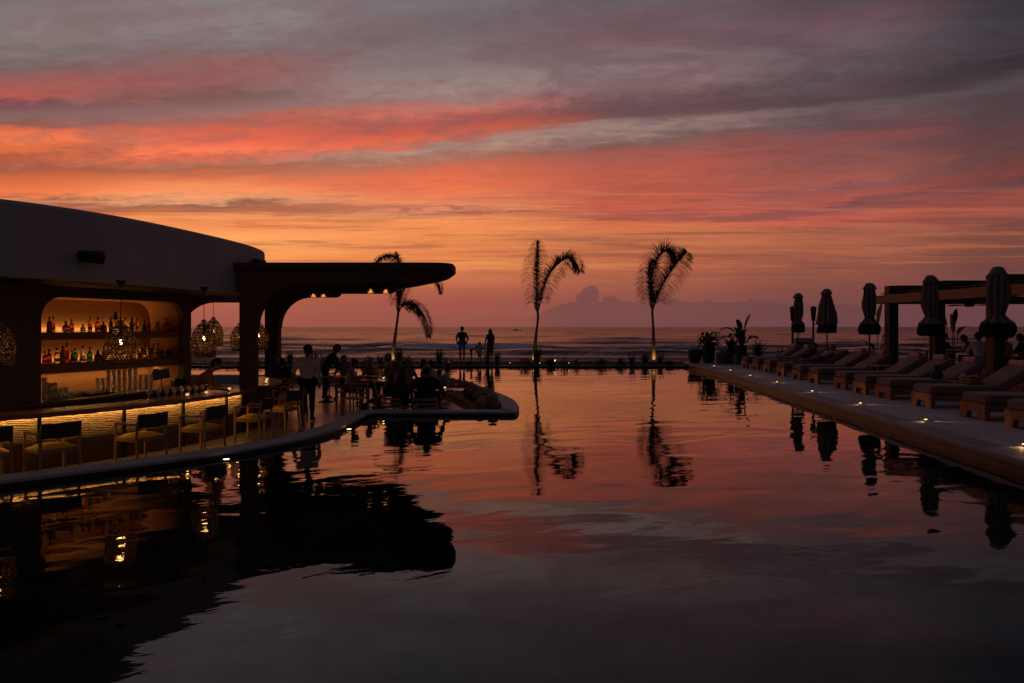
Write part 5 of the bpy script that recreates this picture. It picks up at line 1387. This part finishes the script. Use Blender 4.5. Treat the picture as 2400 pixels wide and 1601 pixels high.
# ================================================================== PEOPLE
def smin(a, b, k):
    h = np.clip(.5 + .5*(b-a)/k, 0, 1)
    return b*(1-h) + a*h - k*h*(1-h)
def cap_sdf(P, a, b, ra, rb):
    a = np.array(a); b = np.array(b); ab = b-a; L = float(ab @ ab) + 1e-9
    t = np.clip(((P-a) @ ab)/L, 0, 1)
    return np.linalg.norm(P - (a + t[...,None]*ab), axis=-1) - (ra + (rb-ra)*t)
def surface(caps, h, k=.03):
    """one closed skin round a list of tapered limbs (a, b, ra, rb, region, blend)"""
    A = np.array([c[0] for c in caps] + [c[1] for c in caps]); rm = max(max(c[2],c[3]) for c in caps)
    lo = A.min(0)-rm-.06; hi = A.max(0)+rm+.06
    n = np.ceil((hi-lo)/h).astype(int)+1
    gx, gy, gz = [lo[i] + h*np.arange(n[i]) for i in range(3)]
    D = np.full(n, 1.0); Rg = np.zeros(n, np.int16); Rd = np.full(n, 9.0)
    for c in caps:
        a, b, ra, rb, reg = c[:5]; kk = c[5] if len(c) > 5 else k
        r = max(ra,rb)+.07
        l = np.minimum(a,b)-r; u = np.maximum(a,b)+r
        i0 = np.maximum(0, np.floor((l-lo)/h).astype(int)); i1 = np.minimum(n, np.ceil((u-lo)/h).astype(int)+1)
        sl = tuple(slice(i0[i], i1[i]) for i in range(3))
        P = np.stack(np.meshgrid(gx[sl[0]], gy[sl[1]], gz[sl[2]], indexing='ij'), -1)
        d = cap_sdf(P, a, b, ra, rb)
        D[sl] = smin(D[sl], d, kk)
        better = d < Rd[sl]
        Rg[sl] = np.where(better, reg, Rg[sl]); Rd[sl] = np.where(better, d, Rd[sl])
    # naive surface nets
    ins = D < 0
    c8 = [ins[i:n[0]-1+i, j:n[1]-1+j, q:n[2]-1+q] for i in (0,1) for j in (0,1) for q in (0,1)]
    cnt = sum(x.astype(int) for x in c8); act = (cnt > 0) & (cnt < 8)
    ids = np.argwhere(act); idx = -np.ones(act.shape, int); idx[tuple(ids.T)] = np.arange(len(ids))
    acc = np.zeros((len(ids),3)); wt = np.zeros(len(ids))
    corners = [(i,j,q) for i in (0,1) for j in (0,1) for q in (0,1)]
    for p in corners:
        for ax in range(3):
            if p[ax] == 0:
                q = list(p); q[ax] = 1
                d0 = D[tuple((ids+np.array(p)).T)]; d1 = D[tuple((ids+np.array(q)).T)]
                m = (d0 < 0) != (d1 < 0)
                t = np.where(m, d0/np.where(d0 == d1, 1, d0-d1), 0)
                pos = np.array(p, float)[None,:].repeat(len(ids),0); pos[:,ax] += t
                acc[m] += pos[m]; wt[m] += 1
    V = lo + h*(ids + acc/wt[:,None])
    reg = Rg[tuple(ids.T)]
    faces = []; 
    for ax in range(3):
        o1, o2 = [(1,2),(2,0),(0,1)][ax]
        sl0 = [slice(None)]*3; sl1 = [slice(None)]*3; sl0[ax] = slice(0,-1); sl1[ax] = slice(1,None)
        e = ins[tuple(sl0)] != ins[tuple(sl1)]
        E = np.argwhere(e); E = E[(E[:,o1] > 0) & (E[:,o2] > 0) & (E[:,o1] < n[o1]-1) & (E[:,o2] < n[o2]-1)]
        v1 = np.zeros(3,int); v1[o1] = 1; v2 = np.zeros(3,int); v2[o2] = 1
        q = np.stack([idx[tuple((E-v1-v2).T)], idx[tuple((E-v2).T)], idx[tuple(E.T)], idx[tuple((E-v1).T)]], -1)
        flip = ins[tuple(E.T)]
        q[~flip] = q[~flip][:,::-1]
        faces.append(q)
    F = np.concatenate(faces); F = F[(F >= 0).all(1)]
    return V, F, reg
def body_mesh(name, caps, mats, h, k=.03):
    V, F, reg = surface(caps, h, k)
    me = bpy.data.meshes.new(name); me.from_pydata(V.tolist(), [], F.tolist())
    for m in mats: me.materials.append(m)
    fr = np.sort(reg[F], 1)[:,1]
    me.polygons.foreach_set('material_index', fr.astype(np.int32)); me.polygons.foreach_set('use_smooth', [True]*len(F))
    return me
def rotx(v, a): v = np.array(v, float); c, s = math.cos(a), math.sin(a); return np.array([v[0], v[1]*c - v[2]*s, v[1]*s + v[2]*c])
def roty(v, a): v = np.array(v, float); c, s = math.cos(a), math.sin(a); return np.array([v[0]*c + v[2]*s, v[1], -v[0]*s + v[2]*c])
def rotz(v, a): v = np.array(v, float); c, s = math.cos(a), math.sin(a); return np.array([v[0]*c - v[1]*s, v[0]*s + v[1]*c, v[2]])
def person(label, loc, rz, height=1.75, pose='stand', lean=0.0, side=0.0, turn=0.0, nod=0.0, hands=None, legs=None, seat=.47,
           top=None, bottom=None, skin=None, hair=None, shoes=None, sleeves='long', hairstyle='short', build=1.0, skirt=False, cap_=None, h=.016, bare_legs=False):
    """a person facing +Y in its own frame; hands = ((x,y,z),(x,y,z)) targets in that frame, left then right"""
    top = top or c_black; bottom = bottom or c_black; skin = skin or skin_m; hair = hair or hair_m; shoes = shoes or black_m
    s = height/1.75; SK, TP, BT, SH = 0, 1, 2, 3
    hip = np.array((0,0,.93)) if pose == 'stand' else np.array((0,0,seat/s+.10)) if pose == 'sit' else np.array((0,0,.12))
    def up(v):                      # torso point given upright, relative to the hip
        return hip + rotx(roty(v, side), -lean)
    caps = []
    b = build
    W = .085*b
    caps.append((hip+np.array((-W,0,.0)), hip+np.array((W,0,.0)), .125*b, .125*b, BT))
    caps.append((up((-.05,0,.10)), up((.05,0,.10)), .115*b, .115*b, TP))
    caps.append((up((-.06*b,0,.22)), up((.06*b,0,.22)), .112*b, .112*b, TP))
    caps.append((up((-.085*b,.01,.36)), up((.085*b,.01,.36)), .118*b, .118*b, TP))
    caps.append((up((-.135*b,0,.47)), up((.135*b,0,.47)), .075*b, .075*b, TP))
    caps.append((up((0,-.005,.50)), up((0,.012,.62)), .060, .052, SK))
    neck = up((0,.012,.60))
    def hd(v): return neck + rotx(rotz(rotx(v, -nod), turn), -lean*.35)
    caps.append((hd((0,.0,.115)), hd((0,.015,.135)), .090, .092, SK, .02))
    caps.append((hd((0,.035,.045)), hd((0,.05,.055)), .058, .052, SK, .03))
    caps.append((hd((0,.098,.085)), hd((0,.116,.068)), .010, .016, SK, .012))
    caps.append((hd((-.02,.088,.035)), hd((.02,.088,.035)), .010, .010, SK, .012))
    for sx in (-1,1): caps.append((hd((sx*.088,-.005,.085)), hd((sx*.092,-.012,.11)), .012, .018, SK, .008))
    # arms
    for i, sx in enumerate((-1,1)):
        sh = up((sx*.185*b,0,.465)); tgt = None if hands is None or hands[i] is None else np.array(hands[i])/s
        if tgt is None: tgt = sh + rotx((sx*.06,.04,-.54), -lean*.3)
        L1, L2 = .285, .255
        d = tgt - sh; dl = np.linalg.norm(d); dl2 = min(dl, (L1+L2)*.985); d = d/dl; tgt = sh + d*dl2
        a = (L1*L1 - L2*L2 + dl2*dl2)/(2*dl2); hh = math.sqrt(max(0, L1*L1-a*a))
        pole = np.array((sx*.6, -.5, -.8)); pole = pole - d*(pole @ d); pole /= np.linalg.norm(pole)
        el = sh + d*a + pole*hh
        ureg = TP if sleeves != 'none' else SK; freg = TP if sleeves == 'long' else SK
        caps.append((sh, sh*.45+el*.55, .056*b, .050*b, ureg)); caps.append((sh*.45+el*.55, el, .049*b, .042*b, TP if sleeves == 'long' else ureg if sleeves == 'mid' else SK))
        caps.append((el, tgt, .043*b, .028, freg))
        f = (tgt-el); f /= np.linalg.norm(f); sd = np.cross(f, (0,0,1)); sd = sd/np.linalg.norm(sd) if np.linalg.norm(sd) > .2 else np.array((0,1.,0)); nn = np.cross(sd, f)
        palm_c = tgt + f*.045
        caps.append((tgt+f*.01, palm_c+f*.03-sd*.018, .026, .022, SK, .02)); caps.append((tgt+f*.01, palm_c+f*.03+sd*.018, .026, .022, SK, .02))
        for q, (o, fl) in enumerate(((-.032,.062),(-.011,.075),(.011,.070),(.031,.055))):
            k0 = palm_c+f*.035+sd*o; k1 = k0+f*fl*.5-nn*.006; k2 = k1+f*fl*.38-nn*.024
            caps.append((k0,k1,.0125,.0115,SK,.006)); caps.append((k1,k2,.0115,.009,SK,.006))
        th = tgt+f*.03-sd*.03; caps.append((th, th-sd*.028+f*.035, .014,.012,SK,.008)); caps.append((th-sd*.028+f*.035, th-sd*.026+f*.062-nn*.01, .012,.010,SK,.006))
    # legs
    for i, sx in enumerate((-1,1)):
        hp = hip + np.array((sx*.09*b,0,-.03))
        if legs is not None: kn, an, toe = [np.array(q) for q in legs[i]]
        elif pose == 'stand': kn = np.array((sx*.095,.025,.50)); an = np.array((sx*.10,-.01,.085)); toe = an+np.array((sx*.03,.16,-.045))
        else: kn = hp+np.array((sx*.05,.42,.02)); an = np.array((kn[0],kn[1]-.03,.085)); toe = an+np.array((sx*.02,.16,-.045))
        cr = SK if bare_legs else BT
        caps.append((hp, kn, .088*b, .060*b, SK if bare_legs == 2 else BT)); caps.append((kn, kn*.6+an*.4, .058*b, .056*b, cr)); caps.append((kn*.6+an*.4, an, .055*b, .040 if not bare_legs else .033, cr))
        heel = an + np.array((0,-.03,-.03)) if pose != 'lie' else an+np.array((0,.02,-.03))
        caps.append((heel, toe, .040, .034, SH, .02)); caps.append((an, heel, .04, .038, SH, .02))
    if skirt:
        kk = hip+np.array((0,.02,-.42)) if pose == 'stand' else None
        if kk is not None:
            for sx in (-1,1): caps.append((hip+np.array((sx*.06,0,-.05)), kk+np.array((sx*.07,0,0)), .12, .125, BT))
    caps = [(np.array(c[0])*s, np.array(c[1])*s, c[2]*s, c[3]*s) + tuple(c[4:]) for c in caps]
    t = thing('person', label, 'person', loc, rz)
    obj('body', body_mesh('body', caps, [skin, top, bottom, shoes], h), None, t)
    H = lambda v: hd(v)*s
    hc = [(H((0,-.022,.135)), H((0,-.008,.152)), .092*s, .094*s, 0), (H((0,-.04,.09)), H((0,-.03,.12)), .080*s, .085*s, 0)]
    if hairstyle == 'short': hc += [(H((-.07,.03,.16)), H((.07,.03,.16)), .035*s, .035*s, 0)]
    if hairstyle == 'long':
        hc += [(H((0,-.06,.10)), up((0,-.13,.36))*s, .085*s, .060*s, 0), (H((-.07,-.02,.10)), up((-.09,-.07,.42))*s, .045*s, .04*s, 0), (H((.07,-.02,.10)), up((.09,-.07,.42))*s, .045*s, .04*s, 0)]
    if hairstyle == 'bun': hc += [(H((0,-.11,.16)), H((0,-.125,.17)), .05*s, .05*s, 0)]
    if hairstyle == 'bob': hc += [(H((-.075,-.01,.12)), H((-.08,-.01,.03)), .045*s, .04*s, 0), (H((.075,-.01,.12)), H((.08,-.01,.03)), .045*s, .04*s, 0), (H((0,-.06,.1)), H((0,-.07,.02)), .07*s, .05*s, 0)]
    obj('hair', body_mesh('hair', hc, [hair], h*.8, .02), None, t)
    if cap_:
        cc = [(H((0,-.01,.165)), H((0,.005,.172)), .096*s, .096*s, 0), (H((-.04,.10,.165)), H((.04,.10,.165)), .020*s, .020*s, 0), (H((0,.06,.17)), H((0,.135,.155)), .03*s, .018*s, 0)]
        obj('cap', body_mesh('cap', cc, [cap_], h*.8, .02), None, t)
    return t
def rad(a): return math.radians(a)
FZ = -.2
# --- bar and dining terrace
person('standing person in white shirt and dark trousers, seen from behind', (-4.76,15.9,FZ), rad(8), 1.77, top=c_white, bottom=c_black, turn=rad(48), hands=((-.32,.24,1.0),(.27,.03,.74)), hairstyle='short', build=1.08)
person('bartender in rust shirt bending over the bar counter', (-6.35,13.55,FZ), rad(-70), 1.72, top=c_rust, bottom=c_black, lean=rad(40), nod=rad(20), hands=((-.22,.62,.98),(.15,.58,.95)), sleeves='mid')
person('person in black shirt standing and leaning over a dining table', (-5.72,20.9,FZ), rad(-95), 1.74, top=c_black, bottom=c_black, lean=rad(30), nod=rad(18), hands=((-.30,.50,.86),(.25,.62,.86)), sleeves='long', cap_=c_black)
person('seated woman in a sleeveless white top holding a phone', (-4.45,18.45,FZ), rad(-82), 1.66, 'sit', lean=rad(16), nod=rad(22), top=c_white, bottom=c_denim, sleeves='none', hairstyle='bun', hands=((-.08,.44,.83),(.10,.42,.82)))
person('seated person in dark clothes facing the woman in white', (-4.0,19.7,FZ), rad(150), 1.7, 'sit', lean=rad(12), nod=rad(20), top=c_brown, bottom=c_black, sleeves='mid', hands=((-.15,.42,.80),(.15,.40,.80)))
person('seated dark haired man in navy before the palm foot', (-3.6,20.1,FZ), rad(95), 1.8, 'sit', lean=rad(4), top=c_navy, bottom=c_black, sleeves='mid', hands=((-.2,.40,.80),(.15,.42,.85)))
person('seated woman with long hair over a dark dress', (-3.15,17.35,FZ), rad(-78), 1.68, 'sit', lean=rad(20), nod=rad(14), top=c_navy, bottom=c_black, sleeves='none', hairstyle='long', hair=hair_l, hands=((-.15,.50,.72),(.18,.46,.70)))
person('small seated person in blue beside the long haired woman', (-2.98,19.4,FZ), rad(-150), 1.5, 'sit', lean=rad(10), nod=rad(15), top=c_blue, bottom=c_black, hairstyle='bob', hands=((-.15,.38,.75),(.15,.38,.75)))
person('bare shouldered woman raising a hand to her face', (-2.72,16.25,FZ), rad(-35), 1.66, 'sit', lean=rad(14), nod=rad(14), seat=.34, top=c_black, bottom=c_black, sleeves='none', hairstyle='long', hands=((-.20,.44,.60),(.10,.25,.98)))
person('broad seated man in black with a cap, seen from behind', (-2.03,16.1,FZ), rad(2), 1.8, 'sit', lean=rad(12), nod=rad(10), seat=.34, top=c_black, bottom=c_black, build=1.22, cap_=c_grey, hands=((-.38,.40,.55),(.40,.42,.55)))
person('seated guest on the bench facing right with a raised chin', (-2.62,20.4,FZ), rad(-75), 1.68, 'sit', lean=rad(-2), top=c_brown, bottom=c_black, seat=.34, sleeves='mid', hands=((-.1,.42,.72),(.15,.40,.9)), hairstyle='bob')
person('seated guest in a grey vest turned towards the raised chin guest', (-2.30,19.7,FZ), rad(70), 1.68, 'sit', lean=rad(4), top=c_grey, bottom=c_black, seat=.34, sleeves='none', hands=((-.2,.40,.62),(.1,.42,.7)), hairstyle='bun')
person('seated guest in brown at the small table by the rear pillar', (-6.95,20.35,FZ), rad(-165), 1.7, 'sit', lean=rad(10), nod=rad(12), top=c_brown, bottom=c_black, hands=((-.18,.42,.8),(.18,.42,.8)))
person('seated guest in dark clothes just left of the white shirted waiter', (-6.3,18.75,FZ), rad(25), 1.66, 'sit', lean=rad(14), nod=rad(14), top=c_black, bottom=c_black, hairstyle='bob', hands=((-.18,.42,.8),(.18,.42,.8)))
person('guest seated behind the table the waiter leans over', (-5.1,20.95,FZ), rad(170), 1.64, 'sit', lean=rad(12), nod=rad(18), top=c_grey, bottom=c_black, hairstyle='bun', hands=((-.18,.42,.8),(.18,.42,.8)))
person('guest in cream seated deep on the bench by the far cushions', (-2.0,20.6,FZ), rad(80), 1.64, 'sit', lean=rad(-4), top=c_cream, bottom=c_brown, seat=.22, hairstyle='bob', hands=((-.2,.38,.55),(.2,.38,.55)))
dchair(-6.95,20.35,-165,'wooden chair under the guest in brown by the rear pillar')
dchair(-6.3,18.75,25,'wooden chair under the guest just left of the waiter')
dchair(-5.1,20.95,170,'wooden chair behind the table the waiter leans over')
# --- family at the sea end
KZ = .2
person('standing man in blue shirt and shorts looking out to sea', ((1083-1200)/1600*36.45,36.45,KZ), rad(4), 1.80, top=c_navy, bottom=c_blue, sleeves='mid', bare_legs=1, hands=((-.26,.16,.98),(.26,.16,.98)), build=1.05)
person('standing woman with long dark hair and a light bag, by two children', ((1149-1200)/1600*36.45,36.45,KZ), rad(20), 1.68, top=c_black, bottom=c_brown, sleeves='none', skirt=True, bare_legs=1, hairstyle='long', hands=((-.30,.10,.72),(.20,.10,.82)), shoes=skin_m)
person('small child bending down beside the standing man', ((1104-1200)/1600*36.5,36.5,KZ), rad(-80), 1.02, top=c_cream, bottom=c_black, sleeves='mid', lean=rad(62), nod=rad(-10), hands=((-.15,.42,.25),(.15,.40,.25)), bare_legs=1, h=.014)
person('small child in a pale dress holding the woman by the hand', ((1124-1200)/1600*36.5,36.5,KZ), rad(0), .98, top=c_cream, bottom=c_cream, sleeves='mid', skirt=True, bare_legs=1, hands=((-.2,.05,.42),(.24,.04,.56)), hairstyle='bob', h=.014)
ch = bpy.data.objects
# --- people on the loungers
def lying(label, i, top, bottom, hairstyle, hair, bare, nod):
    x, y, z = on_lounger(i, 1.42, 0, .49)
    lg = []
    for sx in (-1,1): lg.append(((sx*.11,.46,.10),(sx*.13,.88,.07),(sx*.18,.97,.20)))
    t = person(label, (x,y,z), rad(90)+RZL, 1.74, 'lie', lean=rad(-57), nod=rad(nod), top=top, bottom=bottom, hairstyle=hairstyle, hair=hair, legs=lg, bare_legs=bare, hands=((-.16,.12,.24),(.20,.10,.22)), shoes=skin_m, sleeves='mid')
lying('person in grey lying outstretched on a lounger, fair hair', 3, c_grey, c_denim, 'bob', hair_l, 1, 34)
lying('person in dark clothes lying on the lounger behind the grey one', 2, c_black, c_black, 'short', hair_m, 2, 40)
# --- diners under the pergola
PZ = .426
dtab = thing('dining_table', 'wooden table shared by the diners under the pergola', 'table', (15.45,23.7,PZ))
m = MB(); m.box((0,0,.73),(1.9,.85,.04),0,0,.012); obj('tabletop', m, teak_y, dtab)
for sx in (-1,1):
    for sy in (-1,1):
        m = MB(); m.bar((sx*.85,sy*.34,0),(sx*.85,sy*.34,.71),.07,.07,ch=.008,up=(1,0,0)); obj('leg', m, teak, dtab)
def pchair(x, y, rz, lb_):
    c_ = copy_tree(dc0, (x,y,PZ), math.radians(rz), lb_); c_['group'] = 'wooden chairs under the pergola'
pchair(14.9,24.6,-100,'chair partly hidden behind the middle pergola post')
pchair(15.55,23.0,80,'chair of the diner bowing low over the pergola table')
pchair(14.65,21.3,15,'chair of the diner in white under the pergola')
pchair(15.2,20.9,20,'chair of the diner in yellow behind the near pergola post')
person('diner half hidden behind the middle pergola post', (15.35,24.5,PZ), rad(-150), 1.7, 'sit', lean=rad(12), nod=rad(10), top=c_brown, bottom=c_black, hands=((-.18,.50,.82),(.18,.50,.82)))
person('diner bowing over the pergola table with elbows out', (15.62,23.05,PZ), rad(62), 1.7, 'sit', lean=rad(24), nod=rad(26), top=c_brown, bottom=c_black, hairstyle='short', hands=((-.2,.45,.84),(.22,.42,.84)), sleeves='mid')
person('diner in a white shirt and cap under the pergola', (14.62,21.3,PZ), rad(-10), 1.74, 'sit', lean=rad(10), nod=rad(16), top=c_white, bottom=c_denim, build=1.1, cap_=c_black, hands=((-.18,.40,.82),(.24,.38,.84)))
person('diner in a yellow shirt behind the nearest umbrella', (15.15,20.85,PZ), rad(15), 1.7, 'sit', lean=rad(8), nod=rad(10), top=c_yell, bottom=c_black, hands=((-.2,.40,.82),(.2,.40,.82)), sleeves='mid')
person('diner in dark clothes at the photo edge under the pergola', (15.95,21.3,PZ), rad(40), 1.68, 'sit', lean=rad(6), nod=rad(8), top=c_brown, bottom=c_black, hands=((-.2,.40,.8),(.2,.40,.8)), hairstyle='bob')
